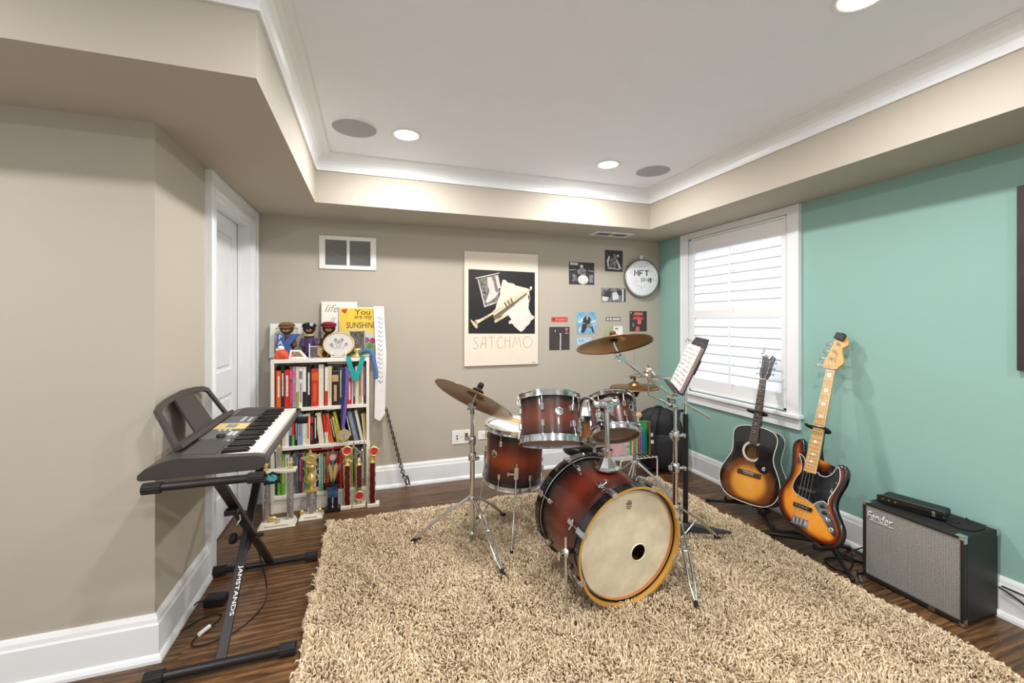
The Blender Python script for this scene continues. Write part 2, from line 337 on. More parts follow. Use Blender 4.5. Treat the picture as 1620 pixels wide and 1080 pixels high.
# outlets
t = thing('wall_plate', 'wide white wall plate with jacks left of the ride stand', 'wall plate', BACKW(.722, .356))
MB().box((-.078, -.058, 0), (.078, .058, .006), r=.002).build('plate', 'white', t)
for x, y in ((-.035, .012), (-.035, -.012)): MB().cyl((x, y, .006), (x, y, .012), .006, n=12).build('jack', 'black', t)
MB().cyl((.004, .0, .006), (.004, 0, .009), .004, n=12).build('screw', 'steel', t)
MB().box((.032, -.03, .006), (.058, .03, .012), r=.001).build('connector_block', mat('brass_dark', (150, 110, 70), .4, .6), t)
t = thing('wall_outlet', 'white horizontal power outlet behind the floor tom', 'outlet', BACKW(.94, .356))
MB().box((-.07, -.036, 0), (.07, .036, .006), r=.002).build('plate', 'white', t)
for sx in (-.024, .024):
    r_ = MB().box((sx-.018, -.016, .006), (sx+.018, .016, .008), r=.001).build('receptacle', 'white', t)
    MB().box((sx-.008, .004, .008), (sx+.002, .007, .0083)).box((sx-.008, -.007, .008), (sx+.002, -.004, .0083)).cyl((sx+.009, 0, .008), (sx+.009, 0, .0083), .0028, n=8).build('slots', 'black', r_)
# framed picture at the right edge
t = thing('framed_picture', 'dark framed picture cut off by the right photo edge', 'picture', RIGHTW(.73, 1.5275))
fw, fh = .329, .4055
MB().box((-fw, -fh, 0), (-fw+.035, fh, .03), r=.003).box((fw-.035, -fh, 0), (fw, fh, .03), r=.003).box((-fw+.035, fh-.035, 0), (fw-.035, fh, .03), r=.003).box((-fw+.035, -fh, 0), (fw-.035, -fh+.035, .03), r=.003).build('frame', mat('frame_dark', (58, 48, 48), .35), t)
MB().box((-fw+.035, -fh+.035, 0), (fw-.035, fh-.035, .012)).build('print', mat('print_grey', (120, 110, 105), .3, var=.4, scale=3), t)
# ================================================================ rug
RX0, RX1, RY0, RY1 = -.262, 2.255, -.3, 2.965
rg = thing('shag_rug', 'cream and tan shag rug under the drum kit', 'rug', (0, 0, 0))
ol = []
for cx, cy, a0 in ((RX1-.06, RY1-.06, 0), (RX0+.06, RY1-.06, 90), (RX0+.06, RY0+.06, 180), (RX1-.06, RY0+.06, 270)):
    ol += [(cx+.06*math.cos(math.radians(a0+k*15)), cy+.06*math.sin(math.radians(a0+k*15))) for k in range(7)]
MB().prism(ol, .0, .012).build('backing', mat('rug_base', (120, 98, 70), .95, var=.25, scale=60), rg)
pile = mat('rug_yarn', (205, 180, 145), .9, spec=.1); nt, b = nodes(pile)
g = nt.nodes.new('ShaderNodeNewGeometry'); r = nt.nodes.new('ShaderNodeValToRGB'); e = r.color_ramp.elements
e[0].position = 0; e[0].color = col(180, 158, 126); e[1].position = 1; e[1].color = col(240, 222, 194)
q = r.color_ramp.elements.new(.5); q.color = col(214, 192, 159)
nt.links.new(g.outputs['Random Per Island'], r.inputs[0]); nt.links.new(r.outputs[0], b.inputs['Base Color'])
def yarn_field(n, x0, x1, y0, y1, length, rad):
    x = rng.uniform(x0, x1, n); y = rng.uniform(y0, y1, n)
    # neighbouring yarns lean alike: smooth random direction field plus jitter
    ph = np.sin(x*9.1+1.3*np.sin(y*7.3))+np.sin(y*8.7+1.7*np.sin(x*6.1))+.6*np.sin(x*23+y*17)
    ang = ph*2.2+rng.normal(0, .75, n); le = length*rng.uniform(.75, 1.2, n); lean = rng.uniform(.35, 1.0, n)
    top = .02+.02*rng.uniform(0, 1, n)+.006*np.sin(x*15)*np.sin(y*13)
    dx, dy = np.cos(ang)*lean*le, np.sin(ang)*lean*le
    P0 = np.stack([x, y, np.full(n, .008)], 1); P1 = np.stack([x+dx*.32, y+dy*.32, top*.85+.006], 1); P2 = np.stack([x+dx*.72, y+dy*.72, top+.008], 1); P3 = np.stack([x+dx, y+dy, top*.8+.003], 1)
    V = np.empty((n, 4, 3, 3)); R = [.8, 1., 1., .55]
    sx, sy = -np.sin(ang), np.cos(ang)
    for k, P in enumerate((P0, P1, P2, P3)):
        for j in range(3):
            w = 2*PI*j/3+.5; a_, b_ = math.cos(w)*rad*R[k], math.sin(w)*rad*R[k]
            up = [.2, .7, 1., .9][k]; fw = [.9, .6, .1, -.2][k]
            V[:, k, j, 0] = P[:, 0]+sx*a_-np.cos(ang)*b_*fw; V[:, k, j, 1] = P[:, 1]+sy*a_-np.sin(ang)*b_*fw; V[:, k, j, 2] = P[:, 2]+b_*up
    F = []
    for k in range(3):
        for j in range(3): F.append((k*3+j, k*3+(j+1) % 3, (k+1)*3+(j+1) % 3, (k+1)*3+j))
    F = np.array(F); A = (np.arange(n)*12)[:, None, None]+F[None]
    Tt = (np.arange(n)*12)[:, None]+np.array([9, 10, 11])[None]
    return V.reshape(-1, 3), A.reshape(-1, 4), Tt
V1, Q1, T1 = yarn_field(100000, RX0+.005, RX1-.005, .8, RY1-.012, .032, .0031)
V2, Q2, T2 = yarn_field(2600, RX0-.004, RX0+.02, .8, RY1, .035, .0042); V3, Q3, T3 = yarn_field(2600, RX1-.02, RX1+.004, .8, RY1, .035, .0042)
V4, Q4, T4 = yarn_field(3200, RX0, RX1, RY1-.02, RY1+.003, .035, .0042); V5, Q5, T5 = yarn_field(3500, RX0, RX1, RY0, .8, .05, .006)
Vs, Qs, Ts, o = [], [], [], 0
for v, q_, t_ in ((V1, Q1, T1), (V2, Q2, T2), (V3, Q3, T3), (V4, Q4, T4), (V5, Q5, T5)):
    Vs.append(v); Qs.append(q_+o); Ts.append(t_+o); o += len(v)
V = np.concatenate(Vs); Q = np.concatenate(Qs); Tt = np.concatenate(Ts)
me = bpy.data.meshes.new('pile'); me.vertices.add(len(V)); me.vertices.foreach_set('co', V.ravel().astype(np.float32))
lv = np.concatenate([Q.ravel(), Tt.ravel()]); me.loops.add(len(lv)); me.loops.foreach_set('vertex_index', lv.astype(np.int32))
nf = len(Q)+len(Tt); ls = np.concatenate([np.arange(len(Q))*4, len(Q)*4+np.arange(len(Tt))*3])
me.polygons.add(nf); me.polygons.foreach_set('loop_start', ls.astype(np.int32)); me.polygons.foreach_set('use_smooth', np.ones(nf, bool)); me.update(calc_edges=True); me.validate(); me.materials.append(pile)
po = link('pile', me, rg); po['kind'] = 'stuff'
# ================================================================ keyboard stand
mat('stand_black', (34, 31, 31), .32, var=.1)
mat('grip_black', (30, 27, 27), .6, var=.2)
ks = thing('keyboard_stand', 'black folding cross stand under the keyboard', 'stand', (-.54, 2.24, 0))
YN, YF = -.352, .352
def grip(name, x0, x1, y, z, r):
    m = MB(); s0 = min(x0, x1); L = abs(x1-x0)
    m.lathe([(r*(1+.05*(i % 2)), 0) for i in range(1)]+[(r*.98, 0), (r, .004), (r, L-.004), (r*.9, L), (0, L)], 20, M=T(x0, y, z) @ RY(90 if x1 > x0 else -90))
    for k in range(14): w = 2*PI*k/14; m.tube([(x0, y+r*math.cos(w), z+r*math.sin(w)), (x1, y+r*.98*math.cos(w), z+r*.98*math.sin(w))], .0022, 5)
    return m.build(name, 'grip_black', ks)
for y in (YN, YF):
    MB().cyl((-.235, y, .026), (.235, y, .026), .0165, n=18).build('foot_bar', 'stand_black', ks)
    grip('foot_cap', -.25, -.19, y, .026, .0225); grip('foot_cap', .25, .19, y, .026, .0225)
def bar(name, p0, p1, w=.036, d=.018):
    p0, p1 = Vector(p0), Vector(p1); L = (p1-p0).length
    return MB().box((-w/2, -d/2, 0), (w/2, d/2, L), M=along(p0, p1), r=.003).build(name, 'stand_black', ks)
YT = .47; ZK = .764
a1 = bar('leg', (-.012, YN, .026), (-.012, YT, ZK)); a2 = bar('leg', (.018, YF, .026), (.018, -YT, ZK))
for y, xe in ((-YT, .165), (YT, .185)):
    MB().cyl((-.19, y, ZK), (xe-.015, y, ZK), .0145, n=16).build('support_arm', 'stand_black', ks)
    grip('arm_cap', -.205, -.15, y, ZK, .018); grip('arm_cap', xe, xe-.055, y, ZK, .018)
PVZ = .026+(ZK-.026)*(-YN)/(YT-YN)
MB().cyl((.002, 0, PVZ), (.004, 0, PVZ), .06, n=28).cyl((-.05, 0, PVZ), (.06, 0, PVZ), .009, n=12).build('pivot_plate', 'black_metal', ks)
MB().lathe([(0, 0), (.022, 0), (.024, .006), (.024, .02), (.018, .026), (0, .026)], 12, M=T(-.075, 0, PVZ) @ RY(90)).build('locking_knob', 'black_rubber', ks)
MB().cyl((.03, 0, PVZ), (.036, 0, PVZ), .012, n=6).build('bolt', 'steel', ks)
MB().box((-.005, -.335, .58), (.04, -.30, .60), M=T(0, 0, 0), r=.002).build('arm_collar', 'black_metal', ks)
MB().tube([(.045, -.32, .575), (.05, -.33, .56), (.04, -.345, .545)], .003, 6).build('spring_pin', 'steel', ks)
d = Vector((0, YT-YN, ZK-.026)).normalized()
nn = Vector((1, 0, 0)).cross(d); text('lettering', 'JAMSTANDS', 'white', ks, frame(Vector((-.006, YN, .026))+d*.25+nn*.0092, -d, (1, 0, 0)), w=.19, h=.02)
# ================================================================ keyboard
mat('kb_body', (62, 57, 55), .38, var=.06, scale=20)
mat('kb_panel', (88, 86, 84), .45, var=.08)
mat('kb_grille', (66, 63, 61), .7, var=.35, scale=500)
mat('kb_yellow', (206, 186, 120), .5, var=.05)
mat('key_white', (238, 226, 214), .3, var=.01)
mat('key_black', (24, 22, 22), .28, var=.1)
KX, KY, KZ = -.766, 1.79, .762
kb = thing('electronic_keyboard', 'dark grey electronic keyboard with music rest on a cross stand', 'keyboard', T(KX, KY, KZ) @ T(0, .945, 0) @ RZ(1.0) @ T(0, -.945, 0))
KL, KW = .945, .374
profF = [(-.02, .028), (-.01, .022), (.35, .022), (.364, .03), (KW, .052), (KW-.006, .068), (.33, .076), (.205, .083), (.10, .09), (.055, .084), (.0, .062), (-.02, .042)]
profM = [(-.02, .028), (-.01, .022), (.35, .022), (.364, .03), (KW, .052), (KW-.004, .058), (.212, .058), (.212, .082), (.10, .09), (.055, .084), (.0, .062), (-.02, .042)]
A = frame((0, 0, 0), (1, 0, 0), (0, 0, 1)); A = Matrix(((1, 0, 0, 0), (0, 0, 1, 0), (0, 1, 0, 0), (0, 0, 0, 1)))
def ext(m, prof, y0, y1, mi=0): return m.prism(prof[::-1], y0, y1, mi, A)
m = MB(); ext(m, profF, 0, .04); ext(m, profM, .04, KL-.04); ext(m, profF, KL-.04, KL); m.build('body', 'kb_body', kb)
MB().box((.05, .06, .012), (.30, KL-.06, .0225), r=.003).build('underside', 'black', kb)
def top(x): # height of the panel at x
    return .0905+(.082-.09)*(x-.10)/.112 if x > .1 else .0905
def slabp(name, x0, x1, y0, y1, m_, h=.0012, par=None):
    z0, z1 = top(x0), top(x1)
    return MB().add([(x0,y0,z0-.003),(x1,y0,z1-.003),(x1,y1,z1-.003),(x0,y1,z0-.003),(x0,y0,z0+h),(x1,y0,z1+h),(x1,y1,z1+h),(x0,y1,z0+h)], [(0,3,2,1),(4,5,6,7),(0,1,5,4),(1,2,6,5),(2,3,7,6),(3,0,4,7)]).build(name, m_, par or kb)
slabp('speaker_grille', .09, .20, .045, .25, 'kb_grille'); slabp('speaker_grille', .09, .20, .72, .905, 'kb_grille')
pn = slabp('control_panel', .075, .205, .262, .705, 'kb_panel')
slabp('display_panel', .078, .204, .43, .545, 'kb_yellow', .0018)
slabp('display', .12, .16, .455, .52, mat('lcd', (120, 118, 108), .2), .0024)
mat('kb_button', (205, 203, 198), .4)
for i in range(6): slabp('button', .15, .162, .575+i*.018, .585+i*.018, 'kb_button', .005)
for i in range(5): slabp('button', .18, .19, .575+i*.018, .587+i*.018, 'kb_button', .004)
for i in range(4):
    for j in range(2): slabp('button', .165+j*.018, .177+j*.018, .31+i*.016, .32+i*.016, 'kb_button', .005)
for i in range(3): slabp('button', .11+i*.02, .12+i*.02, .395, .405, 'kb_button', .004)
MB().lathe([(0, .012), (.013, .012), (.016, .009), (.016, 0)], 20, M=T(.15, .285, .088)).build('volume_knob', 'black', kb)
MB().lathe([(0, .003), (.014, .003), (.017, 0)], 24, M=T(.183, .235, .085)).build('badge', 'steel', kb)
NW = 36; KP = (KL-.09)/NW
wk = MB().box((.213, .0008, .05), (.353, KP-.0008, .0765), r=.0012).mesh('white_key', 'key_white')
bk = MB().add([(.213,0,.07),(.305,0,.07),(.305,.0125,.07),(.213,.0125,.07),(.213,.0015,.09),(.295,.0015,.087),(.295,.011,.087),(.213,.011,.09)], [(0,3,2,1),(4,5,6,7),(0,1,5,4),(1,2,6,5),(2,3,7,6),(3,0,4,7)]).mesh('black_key', 'key_black')
for i in range(NW): link('white_key', wk, kb, T(0, .045+i*KP, 0))
for i in range(NW-1):
    if i % 7 not in (2, 6): link('black_key', bk, kb, T(0, .045+(i+1)*KP-.00625, 0))
# music rest: arched frame with a solid middle panel, leaning back
Mr = frame((.05, .115, .092), (0, 1, 0), (-.48, 0, .877)) @ Matrix.Diagonal((1.15, 1.1, 1, 1))
# local x along the keyboard, y up the rest, z toward the player
ml = MB()
outer = [(0, 0), (.57, 0), (.535, .15), (.49, .166), (.40, .178), (.285, .184), (.17, .178), (.08, .166), (.035, .15)]
def ring(o, i, z0, z1):
    n = len(o); v = [(x, y, z) for z in (z0, z1) for lst in (o, i) for x, y in lst]; f = []
    for k in range(n):
        k2 = (k+1) % n
        f += [(2*n+k, 2*n+k2, 3*n+k2, 3*n+k), (k2, k, n+k, n+k2), (k, k2, 2*n+k2, 2*n+k), (n+k2, n+k, 3*n+k, 3*n+k2)]
    return v, f
inner = [(.034, .016), (.536, .016), (.508, .136), (.48, .146), (.40, .156), (.285, .162), (.17, .156), (.09, .146), (.062, .136)]
# sign: frame gives z = x cross y = (0,1,0)x(-.3,0,.95) -> toward +x (player)
ml.add(*ring(outer, inner, -.006, .006)).build('music_rest', 'kb_body', kb, Mr)
MB().prism([(.19, .014), (.38, .014), (.372, .158), (.285, .165), (.198, .158)], -.004, .004).build('rest_panel', 'kb_body', kb, Mr)
MB().box((-.005, -.008, -.004), (.575, .01, .028), r=.002).build('rest_ledge', 'kb_body', kb, Mr)
# power adapter and its cord on the floor
t = thing('power_adapter', 'black power adapter with a cord on the floor beside the cross stand', 'adapter', (-.70, 2.34, 0))
MB().box((-.045, -.028, .001), (.045, .028, .04), r=.006).build('adapter_block', 'black', t, RZ(-8))
MB().tube(spline([(-.045, 0, .02), (-.075, .0, .022), (-.092, -.03, .006), (-.10, -.10, .004), (-.095, -.17, .004), (-.06, -.14, .004), (.0, -.09, .004), (.05, -.1, .004), (.045, -.15, .004), (.012, -.20, .004), (-.01, -.25, .004), (.01, -.285, .004), (.09, -.275, .004), (.17, -.21, .004), (.22, -.08, .008), (.215, -.02, .06), (.20, -.06, .2), (.175, -.09, .36)], 6, False), .0028, 6).build('cord', 'cable', t)
MB().cyl((.03, -.18, .005), (.005, -.225, .005), .009, n=10).build('ferrite_tag', 'white', t, T(0, 0, .005))
# ================================================================ drum kit
def burst(name, L, edge, mid, hi, e0=.16):
    m = mat(name, mid, .3, coat=.25); nt, b = nodes(m)
    tc = nt.nodes['Texture Coordinate']; sp = nt.nodes.new('ShaderNodeSeparateXYZ'); nt.links.new(tc.outputs['Object'], sp.inputs[0])
    dv = nt.nodes.new('ShaderNodeMath'); dv.operation = 'DIVIDE'; dv.inputs[1].default_value = L; nt.links.new(sp.outputs[2], dv.inputs[0])
    mp = nt.nodes['Mapping']; mp.inputs['Scale'].default_value = (14, 14, 2.5); nz = nt.nodes['Noise Texture']; nz.inputs['Scale'].default_value = 3
    ad = nt.nodes.new('ShaderNodeMath'); ad.operation = 'MULTIPLY_ADD'; ad.inputs[1].default_value = .05; nt.links.new(nz.outputs[0], ad.inputs[0]); nt.links.new(dv.outputs[0], ad.inputs[2])
    r = nt.nodes.new('ShaderNodeValToRGB'); cr = r.color_ramp; cr.elements[0].position = e0*.6; cr.elements[0].color = col(*edge); cr.elements[1].position = 1-e0*.45; cr.elements[1].color = col(*edge)
    for p, c in ((e0*1.5, mid), (.5, hi), (1-e0*1.2, mid)): q = cr.elements.new(p); q.color = col(*c)
    cr.interpolation = 'EASE'
    nt.links.new(ad.outputs[0], r.inputs[0]); nt.links.new(r.outputs[0], b.inputs['Base Color'])
    return m
burst('burst_bass', .42, (18, 13, 12), (66, 24, 16), (108, 40, 24), .18); burst('burst_tom12', .215, (18, 13, 12), (72, 32, 23), (100, 46, 32), .17)
burst('burst_tom10', .195, (18, 13, 12), (70, 30, 22), (96, 42, 29), .17); burst('burst_floor', .335, (18, 13, 12), (78, 30, 17), (138, 58, 26), .18)
mat('head_coated', (216, 206, 180), .6, var=.13, scale=14); mat('head_clear', (225, 225, 222), .25, var=.03, alpha=.22); mat('head_white', (228, 228, 226), .45, var=.03)
mat('hoop_natural', (196, 146, 66), .4, var=.1, stretch=(1, 1, 12)); mat('maple_inside', (170, 112, 60), .5, var=.12)
def lug(m, ang, R, z0, z1, h=.03, mi=0):
    """small chrome lug box standing on the shell at angle ang"""
    A = RZ(math.degrees(ang)) @ T(R, 0, 0)
    m.box((-.002, -.009, z0), (.014, .009, z1), mi, A, r=.004)
def hoop(R, z0, z1, flange=.008):     # triple flanged chrome hoop profile, ring closed
    s = 1 if z1 > z0 else -1
    return [(R-.006, z0), (R+.012, z0), (R+.012, z0+s*.004), (R, z0+s*.005), (R, z1-s*.004), (R+flange, z1-s*.004), (R+flange, z1), (R-.004, z1), (R-.006, z0)]
def make_tom(name, label, R, L, M, burstm, nl=6, a0=20, badge=None, lower='head_clear', clips=True):
    t = thing(name, label, 'drum', M)
    sh = MB().lathe([(R, 0), (R, L)], 64).lathe([(R-.007, 0), (R-.007, L)], 64, 1).lathe([(R-.007, 0), (R, 0)], 64, 1).lathe([(R-.007, L), (R, L)], 64, 1).build('shell', [burstm, 'maple_inside'], t)
    MB().lathe([(0, L+.004), (R-.01, L+.004), (R+.003, L-.004), (R+.005, L-.012)], 64).build('batter_head', 'head_white', t)
    MB().lathe([(0, -.004), (R-.01, -.004), (R+.003, .004), (R+.005, .012)], 64).build('resonant_head', lower, t)
    MB().lathe(hoop(R+.008, L-.014, L+.018), 64, sharp=True).build('top_hoop', 'chrome', t)
    MB().lathe(hoop(R+.008, .014, -.018), 64, sharp=True).build('bottom_hoop', 'chrome', t)
    for k in range(nl):
        w = math.radians(a0+360*k/nl)
        for z0, z1, zr in ((L-.085, L-.05, L-.01), (.05, .085, .01)):
            m = MB(); lug(m, w, R, z0, z1); A = RZ(math.degrees(w))
            m.cyl((R+.009, 0, (z0+z1)/2), (R+.009+.006, 0, zr), .0028, n=6, M=A); m.cyl((R+.015, 0, zr-.004), (R+.015, 0, zr+.008), .0065, n=8, M=A)
            m.build('tension_lug', 'chrome', t)
    if badge is not None:
        Ab = RZ(badge) @ T(R+.001, 0, L*.58) @ RY(90)
        bd = MB().lathe([(0, .002), (.017, .002), (.022, .0015), (.022, 0)], 32).build('badge', 'chrome', t, Ab)
        MB().lathe([(.009, .0026), (.013, .0026)], 24).cyl((0, 0, .002), (0, 0, .003), .004, n=12).build('badge_print', 'black', bd)
    return t
# bass drum: local z runs from the front hoop to the back hoop
bn = Vector((-.066, .994, .07)).normalized(); bc = Vector((1.13, 1.653, .305))
# local x points up, local y to the right seen from the front
zz = bn; xx = (Vector((0, 0, 1))-zz*zz.z).normalized(); yy_ = zz.cross(xx)
BM = Matrix(((xx[0], yy_[0], zz[0], bc[0]), (xx[1], yy_[1], zz[1], bc[1]), (xx[2], yy_[2], zz[2], bc[2]), (0, 0, 0, 1)))
BR, BL = .265, .44
bd = thing('bass_drum', 'large red-brown bass drum with a ported cream front head', 'drum', BM)
MB().lathe([(BR, .02), (BR, BL-.02)], 96).lathe([(BR-.008, .02), (BR-.008, BL-.02)], 64, 1).build('shell', ['burst_bass', 'maple_inside'], bd)
for z0, z1, s in ((0, .045, 0), (BL-.045, BL, 1)):
    h = MB()
    h.lathe([(BR+.018, z0), (BR+.018, z1)], 96, 0); h.lathe([(BR+.006, z0), (BR+.006, z1)], 96, 1); h.lathe([(BR+.006, z0), (BR+.018, z0)], 96, 1 if not s else 0); h.lathe([(BR+.006, z1), (BR+.018, z1)], 96, 0)
    hp = h.build('hoop', ['gloss_black', 'hoop_natural'], bd)
    zi = z1+.0015 if not s else z0-.0015
    MB().torus((0, 0, zi), BR+.0075, .0042, 96, 6).build('hoop_flange', 'steel', hp)
# front head with the off-centre port
n = 72; hx, hy, hr = -.058, .066, .041
# local axes: x up, y = z cross x ; world right seen from the front is -y or +y depending
v = [((BR+.002)*math.cos(2*PI*i/n), (BR+.002)*math.sin(2*PI*i/n), .036) for i in range(n)]+[(hx+hr*math.cos(2*PI*i/n), hy+hr*math.sin(2*PI*i/n), .036) for i in range(n)]
MB().add(v, [(i, (i+1) % n, n+(i+1) % n, n+i) for i in range(n)]).build('front_head', 'head_coated', bd)
MB().torus((hx, hy, .0355), hr, .003, 36, 6).build('port_ring', 'cream', bd)
MB().lathe([(0, BL-.036), (BR+.002, BL-.036)], 64).build('batter_head', 'head_white', bd)
lgo = MB()
for k, (x, y, w, h) in enumerate(((.19, 0, .03, .014), (.176, 0, .034, .005), (.167, 0, .022, .006), (.202, .0, .018, .006))): lgo.box((x-h/2, y-w/2, .0352), (x+h/2, y+w/2, .0356))
lgo.build('head_logo', mat('logo_grey', (120, 112, 96), .6, var=.5, scale=200), bd)
for k in range(8):
    w = math.radians(22.5+45*k); A = RZ(math.degrees(w))
    for s in (0, 1):
        z = (lambda q: q) if not s else (lambda q: BL-q)
        m = MB()
        za, zb = sorted((z(-.003), z(.05)))
        m.box((BR+.018, -.014, za), (BR+.028, .014, zb), 0, A, r=.003)
        zc, zd = sorted((z(-.004), z(.002))); m.box((BR+.002, -.014, zc), (BR+.02, .014, zd), 0, A, r=.001)
        m.tube([(BR+.025, 0, z(.03)), (BR+.018, 0, z(.12))], .0034, 8, 0, True, A)
        ze, zf = sorted((z(.105), z(.135))); m.box((BR-.001, -.011, ze), (BR+.024, .011, zf), 0, A, r=.005)
        if s == 0: m.tube([(BR+.03, -.024, z(.09)), (BR+.03, 0, z(.084)), (BR+.03, .024, z(.09))], .0045, 8, 0, True, A)
        m.build('tension_claw', 'chrome', bd)
# badge on the top of the shell
A = RZ(6) @ T(BR+.001, 0, .33) @ RY(90); b2 = MB().lathe([(0, .002), (.02, .002), (.026, .0)], 32).build('badge', 'chrome', bd, A @ Matrix.Diagonal((1, .75, 1, 1)))
MB().lathe([(.0, .0026), (.014, .0026)], 24).build('badge_print', 'black', b2)
# spurs: chrome bracket plus long rod down to the rug
BMi = BM.inverted()
def spur(sx, foot):
    br = BMi @ Vector((bc.x+sx*.275, bc.y+.10, bc.z-.02))
    F_ = BMi @ Vector(foot); top_ = F_+(BMi.to_3x3() @ Vector((0, 0, .345)))
    m = MB(); m.tube([F_, top_], .0075, 10); m.sphere(F_, .011); m.build('spur', 'chrome', bd)
    k = F_+(top_-F_)*.80; MB().tube([br, k], .014, 10).sphere(k, (.022, .02, .022)).cyl(k, k+(BMi.to_3x3() @ Vector((sx*.035, -.012, .0))), .009, n=10).tube([k+(BMi.to_3x3() @ Vector((sx*.04, -.014, -.018))), k+(BMi.to_3x3() @ Vector((sx*.04, -.014, .018)))], .006, 8).build('spur_bracket', 'chrome', bd)
spur(-1, (.82, 1.70, RUG-.004)); spur(1, (1.46, 1.78, RUG-.004))
# tom holder post standing on the bass drum
PB = Vector((1.125, 1.86, .598))
th = thing('tom_holder', 'chrome tom holder post rising from the bass drum shell', 'drum hardware', T(*PB))
MB().lathe([(0, 0), (.062, 0), (.062, .006), (.05, .016), (.03, .05), (.024, .06), (.024, .078), (.03, .08), (.03, .095), (0, .095)], 8, sm=False, M=RZ(20)).build('base_bracket', 'chrome', th)
MB().cyl((0, 0, .09), (-.004, .0, .295), .0145, n=20).build('post', 'chrome', th)
ck = MB(); ck.box((-.03, -.03, .285), (.022, .03, .345), r=.008); ck.cyl((-.05, 0, .32), (.045, .01, .32), .016, n=14); ck.sphere((-.06, .0, .325), .024); ck.sphere((.05, .01, .33), .024); ck.cyl((-.02, -.045, .31), (-.02, .03, .31), .008, n=10); ck.cyl((.01, -.05, .335), (.01, .03, .335), .008, n=10); ck.box((-.035, -.055, .302), (-.005, -.045, .318), r=.003); ck.box((-.003, -.06, .327), (.024, -.05, .343), r=.003)
ck.build('clamp_block', 'chrome', th)
FWD = Vector((math.sin(math.radians(18.43)), math.cos(math.radians(18.43)), 0)); RGT = Vector((FWD.y, -FWD.x, 0))
def axisM(o, z):                       # local z along z, local x toward the front of the kit
    z = Vector(z).normalized(); x = -FWD; x = (x-z*x.dot(z)).normalized(); y = z.cross(x)
    return Matrix(((x[0], y[0], z[0], o[0]), (x[1], y[1], z[1], o[1]), (x[2], y[2], z[2], o[2]), (0, 0, 0, 1)))
t1 = make_tom('rack_tom', 'larger red-brown rack tom, left of the tom holder post', .152, .215, axisM((.8724, 1.991, .722), (.121, .385, .915)), 'burst_tom12', 6, -17, 14)
t2 = make_tom('rack_tom', 'smaller red-brown rack tom tilted beside the hi-hat', .127, .195, axisM((1.330, 2.108, .697), (.173, .535, .827)), 'burst_tom10', 6, 17, 42)
ft = make_tom('floor_tom', 'red-brown floor tom on chrome legs, left of the bass drum', .178, .335, axisM((.862, 2.566, .337), (.036, -.06, .994)), 'burst_floor', 6, -28, -44)
FI = ft.matrix_world.inverted()
for a_, foot in ((4, (.745, 2.245, RUG-.004)), (-112, (.66, 2.70, RUG-.004)), (125, (1.09, 2.66, RUG-.004))):
    w = math.radians(a_); B = Vector((.178*math.cos(w), .178*math.sin(w), .1)); N = Vector((math.cos(w), math.sin(w), 0))
    F_ = FI @ Vector(foot); k = B+N*.026
    MB().box((-.003, -.014, -.03), (.03, .014, .045), M=T(*B) @ RZ(a_), r=.005).cyl(B+N*.018+Vector((-N.y*.014, N.x*.014, .0)), B+N*.018+Vector((-N.y*-.045, N.x*-.045, 0)), .006, n=8).box((-.006, -.006, -.012), (.006, .006, .012), M=T(*(B+N*.018+Vector((N.y*.047, -N.x*.047, 0)))), r=.003).build('leg_bracket', 'chrome', ft)
    lg = MB().tube([k+Vector((0, 0, .07)), k+Vector((0, 0, -.14)), F_+(k-F_)*.35, F_+Vector((0, 0, .012))], .005, 8).build('leg', 'chrome', ft)
    MB().cyl(F_+Vector((0, 0, .016)), F_-Vector((0, 0, .004)), .009, n=10).build('rubber_foot', 'black_rubber', lg)
# drumsticks on the floor tom
fm = ft.matrix_world; mat('stick_wood', (214, 182, 128), .45, var=.08, stretch=(20, 20, 2))
for i, (p, q, lb) in enumerate((((-.12, -.13, .352), (.10, .14, .362), 'wooden drumstick on the floor tom, nearer its rim'), ((-.14, -.08, .352), (.06, .17, .362), 'wooden drumstick on the floor tom, farther from its rim'))):
    p, q = fm @ Vector(p), fm @ Vector(q)
    d_ = (q-p).normalized(); o = MB().tube([p, p+d_*.30, p+d_*.36, p+d_*.375, p+d_*.385], [.0072, .0072, .0035, .005, .002], 10).build('drumstick', 'stick_wood'); tag(o, lb, 'drumstick', 'drumsticks on the floor tom')
